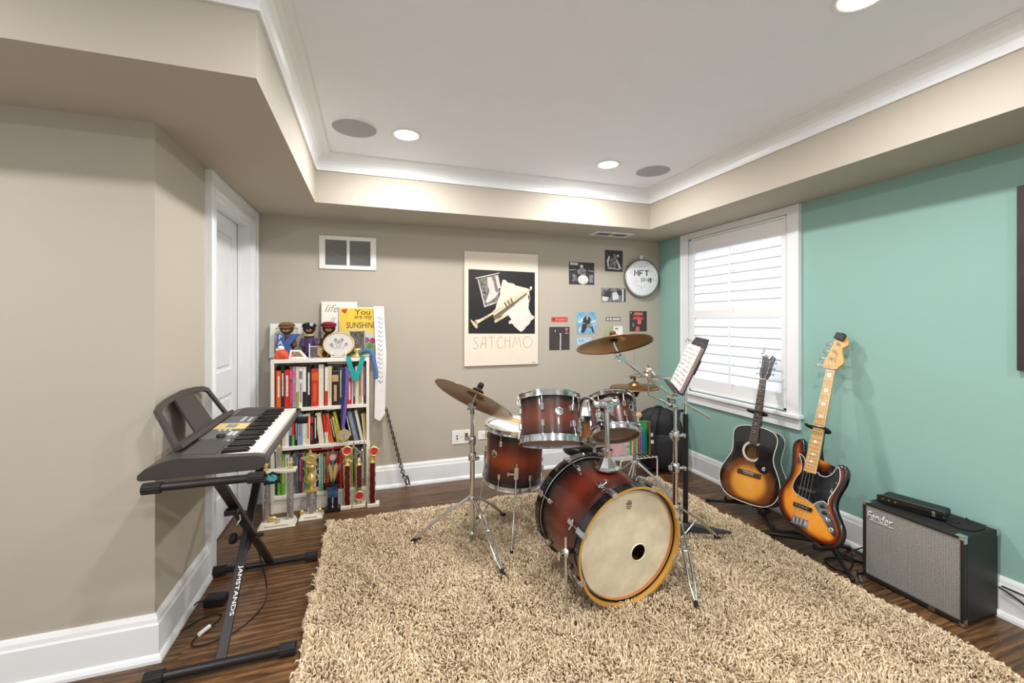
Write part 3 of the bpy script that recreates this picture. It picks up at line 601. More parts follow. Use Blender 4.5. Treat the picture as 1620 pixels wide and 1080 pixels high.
# snare drum on its stand, behind the toms
sn = make_tom('snare_drum', 'maple snare drum half hidden between the two rack toms', .178, .125, axisM((1.37, 2.42, .615), (-.02, .05, .998)), 'maple_inside', 8, 10, None, 'head_white')
def tripod(root, c, feet, zc, zl, rad=.006, spread=.012, foot_r=.011):
    """two-rail legs from the collar at zc to the feet, braces to the lower collar at zl; coordinates are world"""
    I = root.matrix_world.inverted()
    for fx, fy in feet:
        d = Vector((fx-c[0], fy-c[1], 0)); u = d.normalized(); n_ = Vector((-u.y, u.x, 0)); Fp = Vector((fx, fy, RUG+.006))
        A0 = Vector((c[0], c[1], zc))+u*.022; el = A0.lerp(Fp, .52)+Vector((0, 0, .018))
        m = MB()
        for s in (-1, 1):
            m.tube([I @ (A0+n_*s*spread*.5), I @ (A0.lerp(el, .6)+n_*s*spread), I @ (el+n_*s*spread), I @ (el.lerp(Fp, .7)+n_*s*spread), I @ Fp], rad, 8)
        m.tube([I @ (el+n_*spread), I @ (el-n_*spread)], rad*.8, 8)
        lg = m.build('leg', 'chrome', root)
        MB().tube([I @ (Vector((c[0], c[1], zl))+u*.018), I @ (A0.lerp(Fp, .46)+Vector((0, 0, .012)))], rad*.75, 8).build('brace', 'chrome', root)
        MB().tube([I @ (Fp-u*.03+Vector((0, 0, .016))), I @ Fp, I @ (Fp+u*.016-Vector((0, 0, .006)))], [foot_r*.75, foot_r, foot_r*.8], 10).build('rubber_foot', 'black_rubber', lg)
    for z, nm in ((zc, 'leg_collar'), (zl, 'brace_collar')):
        MB().lathe([(.0, -.016), (.02, -.016), (.022, -.01), (.022, .012), (.018, .016), (0, .016)], 16, M=I @ T(c[0], c[1], z)).build(nm, 'chrome', root)
def clamp(root, p, r, ang=0, name='clamp'):
    A = T(*p) @ RZ(ang)
    return MB().lathe([(0, -.026), (r+.006, -.026), (r+.009, -.016), (r+.009, .016), (r+.006, .026), (0, .026)], 16, M=A).cyl((0, 0, 0), (r+.036, 0, 0), .008, n=8, M=A).box((r+.03, -.019, -.011), (r+.043, .019, .011), M=A, r=.005).box((-r-.02, -.011, -.014), (-r, .011, .014), M=A, r=.004).build(name, 'chrome', root)
ss = thing('snare_stand', 'chrome snare stand under the maple snare drum', 'stand', (1.37, 2.42, 0))
tripod(ss, (1.37, 2.42), [(1.33, 2.19), (1.60, 2.52), (1.20, 2.60)], .25, .09)
MB().cyl((0, 0, .08), (0, 0, .52), .011, n=14).build('tube', 'chrome', ss)
for k in range(3): w = 2*PI*k/3+.4; MB().tube([(0, 0, .52), (.1*math.cos(w), .1*math.sin(w), .56), (.185*math.cos(w), .185*math.sin(w), .585), (.205*math.cos(w), .205*math.sin(w), .62)], .006, 8).build('basket_arm', 'chrome', ss)
# L-shaped tom arms are parts of the tom holder
I = th.matrix_world.inverted()
for p in ([(1.07, 1.862, .922), (1.06, 1.90, .945), (1.045, 1.97, .93), (1.043, 2.0, .83)], [(1.17, 1.872, .928), (1.185, 1.92, .935), (1.195, 2.02, .90), (1.215, 2.06, .80)]):
    MB().tube([I @ Vector(q) for q in spline(p, 5, False)], .0085, 10).build('tom_arm', 'chrome', th)
for t_, p in ((t1, (1.03, 2.005, .80)), (t2, (1.216, 2.09, .80))):
    I2 = t_.matrix_world.inverted(); P_ = I2 @ Vector(p)
    MB().cbox((0, 0, 0), (.034, .04, .06), M=T(*P_), r=.008).sphere(P_+Vector((0, 0, .038)), .017).cyl(P_+Vector((.0, 0, .0)), P_+Vector((.045, 0, 0)), .006, n=8).box((-.006, -.012, -.007), (.006, .012, .007), M=T(*(P_+Vector((.046, 0, 0)))), r=.003).build('mount_bracket', 'chrome', t_)
# cymbals
mat('cym_label', (90, 66, 36), .4, .8)
bz = MATS['bronze']; nt, b = nodes(bz); wv = nt.nodes.new('ShaderNodeTexWave'); wv.wave_type = 'RINGS'; wv.rings_direction = 'Z'; wv.inputs['Scale'].default_value = 90; wv.inputs['Distortion'].default_value = .6
nt.links.new(nt.nodes['Texture Coordinate'].outputs['Object'], wv.inputs['Vector']); bp = nt.nodes.new('ShaderNodeBump'); bp.inputs['Strength'].default_value = .12; bp.inputs['Distance'].default_value = .001; nt.links.new(wv.outputs['Fac'], bp.inputs['Height']); nt.links.new(bp.outputs[0], b.inputs['Normal'])
def cymbal(label, c, n_, R, m='bronze', group='cymbals of the drum kit', bell=.055, h=.03, name='cymbal'):
    t = thing(name, label, 'cymbal', axisM(c, n_), group)
    pr = [(.006, .026), (bell*.45, .0235), (bell*.8, .014), (bell, .004), (bell*1.12, 0)]+[(bell*1.12+(R-bell*1.12)*k/8, -h*(k/8)**1.6) for k in range(1, 9)]
    MB().lathe(pr+[(R, -h-.0012)]+[(r_, z-.0014) for r_, z in pr[::-1]], 72).build('bronze_disc', m, t)
    return t
cr = cymbal('large tilted ride cymbal on the left straight stand', (.585, 2.43, .900), (.507, .236, .829), .254)
MB().lathe([(0, 0), (.034, 0), (.036, .008), (.03, .014), (.016, .018), (.016, .028), (0, .028)], 24, M=T(0, 0, .024)).build('felt_washer', mat('felt_dark', (40, 32, 32), .9), cr)
MB().lathe([(0, 0), (.017, 0), (.018, .02), (.014, .032), (0, .032)], 16, M=T(0, 0, .05)).build('cymbal_nut', 'black_rubber', cr)
cb = cymbal('crash cymbal held high over the kit by the boom arm', (1.254, 2.006, 1.238), (.009, .325, .945), .2075)
MB().lathe([(0, 0), (.017, 0), (.018, .016), (.014, .024), (0, .024)], 16, M=T(0, 0, .024)).build('cymbal_nut', mat('nut_brown', (96, 62, 46), .5), cb)
MB().lathe([(0, 0), (.02, 0), (.02, -.012), (0, -.012)], 16, M=T(0, 0, .0)).build('felt_washer', 'black_rubber', cb)
sp = cymbal('small pale splash cymbal beside the music stand', (1.484, 2.014, 1.04), (.06, .03, 1), .13, mat('bronze_pale', (205, 195, 175), .18, 1, var=.05), bell=.035, h=.014)
MB().cyl((0, 0, .025), (0, 0, .05), .004, n=8).box((-.022, -.005, .046), (.022, .005, .056), r=.003).build('wing_nut', 'steel', sp)
MB().lathe([(0, 0), (.014, 0), (.014, .012), (0, .012)], 16, M=T(0, 0, .022)).build('felt_washer', 'cream', sp)
hh = Vector((1.836, 2.656, .855))
h1 = cymbal('top hi-hat cymbal under the clutch', (hh.x, hh.y, hh.z+.014), (-.05, .02, 1), .178, bell=.05, h=.016)
h2 = cymbal('bottom hi-hat cymbal lying upturned on its stand', (hh.x, hh.y, hh.z-.02), (0, 0, -1), .178, bell=.05, h=.016)
# ride stand
st = thing('cymbal_stand', 'straight chrome stand carrying the tilted ride cymbal', 'stand', (.565, 2.44, 0), 'cymbal stands')
tripod(st, (.565, 2.44), [(.238, 2.545), (.64, 2.076), (.839, 2.693)], .295, .085)
MB().cyl((0, 0, .055), (0, 0, .60), .0145, n=18).build('lower_tube', 'chrome', st); MB().cyl((0, 0, .60), (0, 0, .80), .0105, n=16).build('upper_tube', 'chrome', st)
clamp(st, (0, 0, .54), .0145, -75); clamp(st, (0, 0, .635), .0125, 100)
I = st.matrix_world.inverted(); n_ = Vector((.507, .236, .829)); cc = Vector((.585, 2.43, .900))
MB().cyl((0, 0, .79), (0, 0, .835), .013, n=12).cyl((-.012, -.016, .84), (.012, .016, .84), .02, n=16).cyl((-.03, .0, .82), (.0, 0, .82), .004, n=8).tube([(0, 0, .84), I @ (cc-n_*.02), I @ (cc+n_*.07)], .0055, 8).build('tilter', 'steel', st)
# boom stand with the crash and the splash
BC = (1.61, 1.945)
st = thing('boom_stand', 'chrome boom stand beside the bass drum carrying crash and splash', 'stand', (*BC, 0), 'cymbal stands')
tripod(st, BC, [(1.40, 1.55), (1.965, 2.0), (1.50, 2.36)], .30, .10)
MB().cyl((0, 0, .06), (0, 0, .52), .0145, n=18).build('lower_tube', 'chrome', st); MB().cyl((0, 0, .52), (0, 0, .74), .0125, n=16).build('middle_tube', 'chrome', st); MB().cyl((0, 0, .74), (0, 0, .88), .0095, n=14).build('upper_tube', 'chrome', st)
clamp(st, (0, 0, .52), .0145, -20); clamp(st, (0, 0, .70), .0125, -15)
MB().sphere((0, 0, .905), (.03, .03, .032)).cyl((0, -.036, .905), (0, .036, .905), .028, n=18).cyl((0, 0, .84), (0, 0, .90), .014, .021, n=14).build('boom_joint', 'chrome', st)
I = st.matrix_world.inverted(); cc = Vector((1.254, 2.006, 1.238)); n_ = Vector((.009, .325, .945))
e0 = I @ Vector((1.285, 1.99, 1.14)); e1 = Vector((.215, -.03, .79))
MB().tube([e1, Vector((0, 0, .908)), e0], .0078, 10).build('boom_arm', 'chrome', st)
MB().sphere(e0, .021).cyl(e0+Vector((0, -.024, 0)), e0+Vector((0, .024, 0)), .02, n=14).sphere(e0+Vector((-.02, 0, .02)), .017).tube([e0, I @ (cc-n_*.03), I @ (cc+n_*.04)], [.008, .007, .005], 8).build('tilter', 'chrome', st)
sc_ = Vector((1.484, 2.014, 1.04)); a = Vector((1.60, 1.95, .87))
MB().cbox(I @ a, (.04, .045, .03), r=.006).cyl((-.03, .01, .87), (-.055, .02, .885), .009, n=8).build('splash_clamp', 'chrome', st)
MB().tube([I @ a, I @ (sc_-Vector((0, 0, .115))), ], .0055, 8).tube([I @ (sc_-Vector((0, 0, .12))), I @ (sc_+Vector((0, 0, .05)))], .0045, 8).build('splash_arm', 'steel', st)
# hi-hat stand
st = thing('hihat_stand', 'chrome hi-hat stand behind the smaller rack tom', 'stand', (hh.x, hh.y, 0), 'cymbal stands')
tripod(st, (hh.x, hh.y), [(1.70, 2.86), (2.06, 2.46), (1.64, 2.50)], .30, .09)
MB().cyl((0, 0, .05), (0, 0, .60), .0145, n=16).build('lower_tube', 'chrome', st); MB().cyl((0, 0, .60), (0, 0, .79), .011, n=14).build('upper_tube', 'steel', st)
MB().cyl((0, 0, .78), (0, 0, hh.z+.26), .003, n=8).build('pull_rod', 'steel', st)
MB().lathe([(.0, .0), (.02, 0), (.035, .03), (.035, .036), (0, .036)], 20, M=T(0, 0, .785)).build('seat_cup', 'black', st)
MB().cyl((0, 0, hh.z+.045), (0, 0, hh.z+.085), .009, n=12).cyl((0, 0, hh.z+.07), (-.035, -.01, hh.z+.07), .005, n=8).sphere((-.036, -.01, hh.z+.07), .009).build('clutch', 'black_metal', st)
MB().box((-.045, -.36, .045), (.045, -.1, .055), M=RZ(25), r=.003).build('foot_pedal', 'steel', st)
# drum throne
st = thing('drum_throne', 'black round drum throne behind the kit', 'stool', (1.45, 2.70, 0))
MB().lathe([(0, .0), (.14, 0), (.155, .01), (.16, .035), (.15, .06), (.12, .07), (0, .072)], 40, M=T(0, 0, .40)).build('seat', mat('vinyl_black', (24, 23, 24), .4, var=.2), st)
MB().cyl((0, 0, .1), (0, 0, .40), .014, n=14).build('post', 'chrome', st)
tripod(st, (1.45, 2.70), [(1.30, 2.86), (1.62, 2.86), (1.47, 2.50)], .27, .12)
# music stand with a score
MC = (1.845, 2.136)
st = thing('music_stand', 'black music stand with a chrome upper pole by the window', 'music stand', (*MC, 0))
MB().cyl((0, 0, .075), (0, 0, .765), .0155, n=18).build('lower_pole', 'black_metal', st); MB().cyl((0, 0, .765), (0, 0, 1.03), .0105, n=16).build('upper_pole', 'chrome', st)
MB().lathe([(0, .0), (.03, 0), (.034, .01), (.03, .03), (.02, .04), (0, .04)], 20, M=T(0, 0, .055)).build('hub', mat('iron_grey', (52, 54, 58), .5), st)
for fx, fy in ((.245, -.115), (-.23, -.11), (-.02, .27)):
    d = Vector((fx, fy, 0)); u = d.normalized(); n_ = Vector((-u.y, u.x, 0)); z0, z1 = .075, RUG+.006
    v = []
    for p, w, zt, zb in ((u*.01, .03, .09, .052), (d*.55, .02, .066, .05), (d, .009, z1+.004, z1-.002)):
        for s, z in ((-1, zt), (1, zt), (1, zb), (-1, zb)): v.append(p+n_*s*w+Vector((0, 0, z)))
    f = [(3, 2, 1, 0), (8, 9, 10, 11)]+[(k*4+j, k*4+(j+1) % 4, (k+1)*4+(j+1) % 4, (k+1)*4+j) for k in range(2) for j in range(4)]
    MB().add(v, f).build('base_leg', 'iron_grey', st)
wd = (FWD*.45+RGT*.114).normalized(); up = (RGT*.149+Vector((0, 0, .322))).normalized()
DM = frame(Vector((1.875, 2.137, 1.072)), -wd, up)
I = st.matrix_world.inverted()
dk = MB(); dk.prism([(-.245, -.175), (.245, -.175), (.245, .13), (.205, .178), (-.205, .178), (-.245, .13)], -.002, .002); dk.box((-.245, -.178, 0), (.245, -.172, .058), r=.001); dk.box((-.245, -.172, .055), (.245, -.155, .058)); dk.build('desk', mat('desk_black', (48, 48, 50), .45), st, I @ DM)
MB().box((-.04, -.05, -.05), (.04, .05, -.002), M=I @ DM, r=.006).tube([I @ (DM @ Vector((0, -.02, -.03))), Vector((0, 0, 1.03))], .012, 8).build('tilt_bracket', 'black_metal', st)
for x in (-.235, .15):
    MB().tube([I @ (DM @ Vector((x, .14, .0))), I @ (DM @ Vector((x, .145, .04))), I @ (DM @ Vector((x+.03, .12, .045)))], .0025, 6).build('page_clip', 'steel', st)
sb = thing('music_book', 'open pink-edged music book on the music stand', 'book', DM @ T(.0, -.03, .004))
MB().box((-.22, -.135, 0), (.225, .145, .016), r=.001).build('pages', mat('page_pink', (226, 212, 206), .7, var=.06, scale=60), sb)
MB().box((.2255, -.137, -.001), (.2275, .147, .018)).build('cover', mat('cover_mauve', (150, 126, 122), .6), sb)
lf = MB().box((-.222, -.13, .0165), (.21, .15, .018)).build('top_sheet', 'paper', sb)
stv = MB()
for k in range(9):
    for j in range(5):
        for a0, a1 in ((-.205, -.015), (.005, .195)): stv.box((a0, .125-k*.027-j*.003, .0181), (a1, .1256-k*.027-j*.003, .0183))
for k in range(9):
    for j in range(22): x = -.2+random.random()*.39; y = .125-k*.027-random.random()*.013; stv.box((x, y, .0182), (x+.005, y+.0035, .0185)); stv.box((x+.004, y, .0182), (x+.005, y+.012, .0184))
stv.build('staves', mat('ink', (90, 84, 84), .8), lf)
# ================================================================ guitars
mat('maple_neck', (212, 166, 98), .35, coat=.3, var=.08, stretch=(12, 1.5, 12)); mat('rosewood', (62, 44, 36), .5, var=.2, stretch=(10, 1.5, 10)); mat('mahogany', (70, 40, 28), .35, coat=.3, var=.12)
mat('binding', (232, 224, 205), .4); mat('fret', (205, 203, 195), .3, .9); mat('pearl', (236, 232, 220), .2, var=.08, scale=60); mat('hole_inside', (120, 74, 36), .7, var=.1); mat('string', (190, 185, 175), .3, 1); mat('pickguard', (20, 20, 22), .18, coat=.5)
def painted(name, coat=.7, rough=.18):
    m = mat(name, (200, 200, 200), rough, coat=coat); nt, b = nodes(m); a = nt.nodes.new('ShaderNodeAttribute'); a.attribute_name = 'paint'
    mp = nt.nodes['Mapping']; mp.inputs['Scale'].default_value = (14, 1.2, 14); nz = nt.nodes['Noise Texture']; nz.inputs['Scale'].default_value = 9
    mx = nt.nodes.new('ShaderNodeMix'); mx.data_type = 'RGBA'; mx.blend_type = 'MULTIPLY'; mx.inputs[0].default_value = 1
    mr = nt.nodes.new('ShaderNodeMapRange'); mr.inputs[3].default_value = .82; mr.inputs[4].default_value = 1.12; nt.links.new(nz.outputs[0], mr.inputs[0])
    nt.links.new(a.outputs['Color'], mx.inputs[6]); nt.links.new(mr.outputs[0], mx.inputs[7]); nt.links.new(mx.outputs[2], b.inputs['Base Color']); return m
sunb = painted('sunburst')
def set_paint(o, fn):
    me = o.data; a = me.color_attributes.new('paint', 'FLOAT_COLOR', 'POINT'); arr = np.array([fn(v.co) for v in me.vertices], dtype=np.float32); a.data.foreach_set('color', arr.ravel())
def ramp(t, stops):
    for (p0, c0), (p1, c1) in zip(stops[:-1], stops[1:]):
        if t <= p1: k = 0 if p1 == p0 else max(0, (t-p0)/(p1-p0)); k = k*k*(3-2*k); return tuple(a+(b-a)*k for a, b in zip(c0, c1))
    return stops[-1][1]
def frets(par, nut, scale, wn_, wb, y_end, n, z, x0=0):
    for k in range(1, n+1):
        y = nut-scale*(1-2**(-k/12))
        if y < y_end: break
        w = wn_+(wb-wn_)*(nut-y)/(nut-y_end); MB().box((x0-w/2, y-.001, z), (x0+w/2, y+.001, z+.0015)).build('fret_wire', 'fret', par)
# ---- acoustic guitar
ac = thing('acoustic_guitar', 'sunburst acoustic guitar with black pickguard on a floor stand', 'guitar', frame((2.372, 2.185, .125), (math.sin(math.radians(14)), -math.cos(math.radians(14)), 0), (.31, .012, 1.03)))
half = [(0, 0), (.075, .003), (.135, .02), (.178, .06), (.199, .12), (.196, .175), (.172, .235), (.146, .285), (.136, .325), (.139, .37), (.146, .415), (.144, .455), (.122, .487), (.075, .504), (.03, .509)]
out = spline(half+[(-x, y) for x, y in half[:0:-1]], 5)
n = len(out); ho = (0, .34); hr = .05; RN = 16
v = []
for k in range(RN+1):
    t = k/RN
    for (x, y) in out:
        a = math.atan2(y-ho[1], x-ho[0]); ix, iy = ho[0]+hr*math.cos(a), ho[1]+hr*math.sin(a); v.append((ix+(x-ix)*t, iy+(y-iy)*t, 0))
f = [(k*n+j, (k+1)*n+j, (k+1)*n+(j+1) % n, k*n+(j+1) % n) for k in range(RN) for j in range(n)]
tp = MB().add(v, f, 0, False).build('top', sunb, ac)
AMB, DRK, BRN = col(214, 146, 58), col(17, 13, 12), col(112, 62, 26)
OUT = np.array(out)
def ac_paint(co):
    d = math.hypot((co.x)/.165, (co.y-.13)/.155); d2 = np.min(np.hypot(OUT[:, 0]-co.x, OUT[:, 1]-co.y))/.055
    return ramp(min(1-d*.72 if d < 1.3 else 0, d2) if co.y < .3 else max(0, min(.22*(.36-co.y)/.06, d2)), [(0, DRK), (.16, DRK), (.4, BRN), (.62, AMB), (1, col(224, 160, 72))])
set_paint(tp, ac_paint)
dep = lambda y: .102+.014*(1-min(1, y/.5))
bt = MB().add([(x, y, 0) for x, y in out]+[(x, y, -dep(y)) for x, y in out], [(i, n+i, n+(i+1) % n, (i+1) % n) for i in range(n)], 0, True).add([(x, y, -dep(y)) for x, y in out], [list(range(n))[::-1]], 0).build('back_and_sides', mat('side_black', (30, 20, 17), .15, coat=.7), ac)
MB().tube([(x, y, -.001) for x, y in out], .0028, 6, closed=True).build('front_binding', 'binding', ac); MB().tube([(x, y, -dep(y)+.001) for x, y in out], .0022, 6, closed=True).build('back_binding', 'binding', ac)
MB().cyl((ho[0], ho[1], -.06), (ho[0], ho[1], -.058), .10, n=24).build('inside', 'hole_inside', ac)
rs = MB()
for a, b_ in ((.0525, .0555), (.0575, .0635), (.0655, .068)): rs.lathe([(a, .0006), (b_, .0006)], 48, M=T(ho[0], ho[1], 0))
rs.build('rosette', 'binding', ac)
MB().prism(spline([(.03, .385), (.045, .34), (.042, .30), (.028, .27), (.045, .235), (.085, .215), (.118, .235), (.112, .28), (.10, .32), (.108, .355), (.085, .385), (.055, .395)], 5), .0003, .0018).build('pickguard', 'pickguard', ac)
text('emblem', 'Є', 'white', ac, T(.088, .245, .002), h=.024, bold=.02)
MB().box((-.078, .176, 0), (.078, .207, .009), r=.003).build('bridge', 'rosewood', ac); MB().box((-.037, .197, .009), (.037, .2, .0125)).build('saddle', 'binding', ac)
for k in range(6): MB().sphere((-.027+k*.0108, .187, .0105), .003, n=8).build('bridge_pin', 'binding', ac)
NUT = .84
MB().add([(-.028,.395,.0005),(.028,.395,.0005),(.0215,NUT,.0005),(-.0215,NUT,.0005),(-.028,.395,.007),(.028,.395,.007),(.0215,NUT,.007),(-.0215,NUT,.007)], [(0,3,2,1),(4,5,6,7),(0,1,5,4),(1,2,6,5),(2,3,7,6),(3,0,4,7)]).build('fretboard', 'rosewood', ac)
MB().add([(-.026,.49,.0),(.026,.49,.0),(.0215,NUT,.0),(-.0215,NUT,.0),(-.02,.49,-.03),(.02,.49,-.03),(.014,NUT,-.014),(-.014,NUT,-.014)], [(0,1,2,3),(4,7,6,5),(0,4,5,1),(1,5,6,2),(2,6,7,3),(3,7,4,0)]).build('neck', 'mahogany', ac)
frets(ac, NUT, .645, .043, .056, .4, 20, .007)
for k in (3, 5, 7, 9, 12, 15): y = NUT-.645*(1-2**(-(k-.5)/12)); MB().cyl((0, y, .007), (0, y, .0074), .0035, n=10).build('fret_dot', 'pearl', ac)
MB().box((-.0215, NUT, .0), (.0215, NUT+.004, .01)).build('nut', 'binding', ac)
HM = T(0, NUT+.004, 0) @ RX(-10)
MB().prism([(-.0215, 0), (.0215, 0), (.036, .04), (.034, .10), (.042, .165), (.022, .182), (0, .172), (-.022, .182), (-.042, .165), (-.034, .10), (-.036, .04)], -.014, .002, 0, HM).build('headstock', mat('head_black', (52, 52, 54), .25, coat=.4), ac)
for s in (-1, 1):
    for k in range(3):
        y = .04+k*.043; MB().cyl((s*.022, y, .002), (s*.022, y, .012), .005, n=10, M=HM).cyl((s*.03, y, -.008), (s*.052, y, -.008), .003, n=8, M=HM).sphere((s*.055, y, -.008), (.006, .009, .006), M=HM, n=10).build('tuner', 'chrome', ac)
for k in range(6): MB().tube([(-.027+k*.0108, .19, .011), (-.027+k*.0108, .198, .0135), (-.0175+k*.007, NUT+.002, .0105), HM @ Vector(((-1 if k < 3 else 1)*.022, .04+(2-k if k < 3 else k-3)*.043, .008))], .0006, 4).build('string', 'string', ac)
cp = thing('guitar_capo', 'chrome capo clamped on the acoustic guitar headstock', 'capo', ac.matrix_world @ HM @ T(-.014, .178, 0))
MB().box((-.045, .0, -.01), (-.028, .052, .008), M=RZ(-14), r=.003).build('lever', 'chrome', cp); MB().box((.02, -.015, .002), (.036, .048, .012), M=RZ(-30), r=.003).build('bar', 'chrome', cp); MB().cyl((-.036, -.008, 0), (.026, -.01, 0), .005, n=8).build('spring', 'steel', cp)
# ---- electric bass
shx = lambda p: (p[0]+.092-.0745*(p[1]-.085), p[1])
BODY = [(-.0999,.4192),(-.1154,.4702),(-.1223,.5143),(-.1383,.5299),(-.1622,.5217),(-.1835,.4964),(-.1893,.4612),(-.184,.4133),(-.1814,.3611),(-.1883,.3056),(-.2122,.2575),(-.2299,.2116),(-.2331,.1641),(-.2185,.1094),(-.1845,.0681),(-.1363,.0449),(-.0819,.024),(-.0218,.0116),(.0307,.0085),(.0752,.0186),(.1048,.0454),(.1184,.0867),(.1166,.1259),(.0978,.1658),(.0772,.2051),(.071,.2428),(.0836,.2936),(.1037,.347),(.1112,.396),(.1045,.4269),(.0865,.4425),(.0609,.4383),(.0435,.419),(.0307,.388),(.0105,.3645),(-.0157,.3654),(-.0297,.3738)]
GUARD = [(-.1401,.4404),(-.1232,.3945),(-.1195,.3493),(-.1425,.3049),(-.1549,.2575),(-.1438,.2281),(-.1095,.2135),(-.0696,.206),(-.0359,.1958),(-.0183,.2132),(.0125,.2292),(.0344,.2201),(.0362,.2506),(.057,.2977),(.0747,.3436),(.0773,.3843),(.0694,.42),(.0592,.4245),(.0408,.3849),(.0112,.3581),(-.0213,.3568),(-.0341,.367),(-.0957,.3523),(-.1077,.4185)]
PLATE = [(-.0289,.1916),(-.0181,.2119),(.0129,.226),(.0365,.2189),(.0434,.1868),(.0696,.156),(.084,.1146),(.0904,.0869),(.075,.0783),(.0526,.1037),(.0155,.144),(-.0138,.1736)]
HEAD = [(-.0554,.9612),(-.0732,.9708),(-.0727,.9907),(-.0562,1.0436),(-.0355,1.1082),(-.017,1.1669),(.0014,1.1773),(.0248,1.1683),(.0437,1.1333),(.0427,1.1076),(.017,1.088),(.0211,1.0514),(.0297,1.0239),(.0298,.9983),(.0074,.9733),(-.0051,.9607)]
eb = thing('bass_guitar', 'sunburst electric bass with a maple neck on a floor stand', 'guitar', frame((2.262, 1.735, .13), (math.sin(math.radians(7)), -math.cos(math.radians(7)), 0), (.405, -.045, 1.09)) @ Matrix.Diagonal((1, 1.025, 1, 1)))
out = spline([shx(p) for p in BODY], 4)[::-1]          # counter-clockwise
ar = sum(a[0]*b_[1]-b_[0]*a[1] for a, b_ in zip(out, out[1:]+out[:1]))
if ar < 0: out = out[::-1]
n = len(out); O_ = np.array(out); tg = np.roll(O_, -1, 0)-np.roll(O_, 1, 0); tg /= np.linalg.norm(tg, axis=1)[:, None]; nin = np.stack([-tg[:, 1], tg[:, 0]], 1)
BT = .042; m = MB(); rings = []
for ins, z in ((.011, -BT), (.003, -BT+.003), (0, -BT+.011), (0, -.011), (.003, -.003), (.011, 0), (.017, .0), (.023, 0)):
    P_ = O_+nin*ins
    for _ in range(2 if ins > .01 else 0): P_ = (np.roll(P_, 1, 0)+2*P_+np.roll(P_, -1, 0))/4
    rings.append([(x, y, z) for x, y in P_])
m.add([p for r_ in rings for p in r_], [(k*n+i, k*n+(i+1) % n, (k+1)*n+(i+1) % n, (k+1)*n+i) for k in range(len(rings)-1) for i in range(n)], 0, True)
bmf = bmesh.new(); bmf.faces.new([bmf.verts.new(p) for p in rings[-1]]); bmesh.ops.triangulate(bmf, faces=bmf.faces[:]); bmesh.ops.subdivide_edges(bmf, edges=bmf.edges[:], cuts=5, use_grid_fill=True); bmesh.ops.triangulate(bmf, faces=bmf.faces[:]); bmf.verts.index_update()
m.add([p.co[:] for p in bmf.verts], [[p.index for p in q.verts] for q in bmf.faces]); bmf.free(); m.add(rings[0], [list(range(n))[::-1]])
bo = m.build('body', sunb, eb)
ORG, RED = col(226, 142, 40), col(150, 50, 20)
def bs_paint(co):
    if co.z < -.006: return col(16, 11, 10)
    d = np.min(np.hypot(O_[:, 0]-co.x, O_[:, 1]-co.y)); return ramp(d, [(0, col(16, 11, 10)), (.012, col(20, 12, 10)), (.028, col(112, 36, 16)), (.05, ORG), (.08, col(226, 150, 54))])
set_paint(bo, bs_paint)
MB().prism(spline([shx(p) for p in GUARD][::-1], 4), .0004, .0028, 0, None, 1).build('pickguard', ['pickguard', 'white'], eb)
gp = spline([shx(p) for p in GUARD], 4); MB().tube([(x, y, .002) for x, y in gp], .0016, 5, closed=True).build('pickguard_edge', 'white', eb)
for i in range(0, len(GUARD), 2): x, y = shx(GUARD[i]); MB().cyl((x*.93, y*.985+.004, .0028), (x*.93, y*.985+.004, .0036), .003, n=8).build('screw', 'chrome', eb)
MB().prism(spline([shx(p) for p in PLATE][::-1], 4), .0004, .003).build('control_plate', 'chrome', eb)
for p in [(.0123,.2025),(.0252,.1738),(.0382,.1452)]: x, y = shx(p); MB().lathe([(.011, 0), (.0105, .012), (.008, .014), (0, .014)], 18, M=T(x, y, .003)).build('knob', 'chrome' if p[1] < .16 else 'black', eb)
x, y = shx((.062, .104)); MB().lathe([(.012, 0), (.012, .003), (.005, .003), (.005, -.002)], 16, M=T(x, y, .003)).build('jack_socket', 'chrome', eb)
for yc in (.255, .163):
    pk = MB().box((-.05, yc-.011, .0), (.05, yc+.011, .011), r=.004).build('pickup', 'black', eb)
    for k in range(8): MB().cyl((-.036+k*.0095+(.002 if k % 2 else 0), yc, .011), (-.036+k*.0095, yc, .0125), .003, n=8).build('pole_piece', 'chrome', pk)
br = MB().box((-.043, .062, 0), (.043, .104, .003), r=.001).box((-.043, .062, .003), (.043, .066, .014)).build('bridge', 'chrome', eb)
for k in range(4): MB().cyl((-.03+k*.02, .072, .009), (-.03+k*.02, .098, .009), .0065, n=10).build('saddle', 'chrome', br)
NUT = .945
hn = lambda y: .0235+(.031-.0235)*(NUT-y)/(NUT-.355)
MB().add([(-.031,.355,.001),(.031,.355,.001),(.0215,NUT,.001),(-.0215,NUT,.001),(-.031,.355,.012),(.031,.355,.012),(.0215,NUT,.012),(-.0215,NUT,.012)], [(0,3,2,1),(4,5,6,7),(0,1,5,4),(1,2,6,5),(2,3,7,6),(3,0,4,7)]).build('fretboard', 'maple_neck', eb)
MB().add([(-.031,.37,.001),(.031,.37,.001),(.0215,NUT,.001),(-.0215,NUT,.001),(-.024,.42,-.02),(.024,.42,-.02),(.015,NUT,-.014),(-.015,NUT,-.014)], [(0,1,2,3),(4,7,6,5),(0,4,5,1),(1,5,6,2),(2,6,7,3),(3,7,4,0)]).build('neck', 'maple_neck', eb)
for s in (-1, 1): MB().tube([(s*.0312, .355, .0105), (s*.0217, NUT, .0105)], .0016, 5).build('neck_binding', 'binding', eb)
frets(eb, NUT, .86, .043, .062, .365, 20, .012)
for k in (1, 3, 5, 7, 9, 12, 15, 17):
    y0, y1 = NUT-.86*(1-2**(-(k-.25)/12)), NUT-.86*(1-2**(-(k-.75)/12)); MB().box((-.011, y0, .012), (.011, y1, .0124)).build('block_inlay', 'pearl', eb)
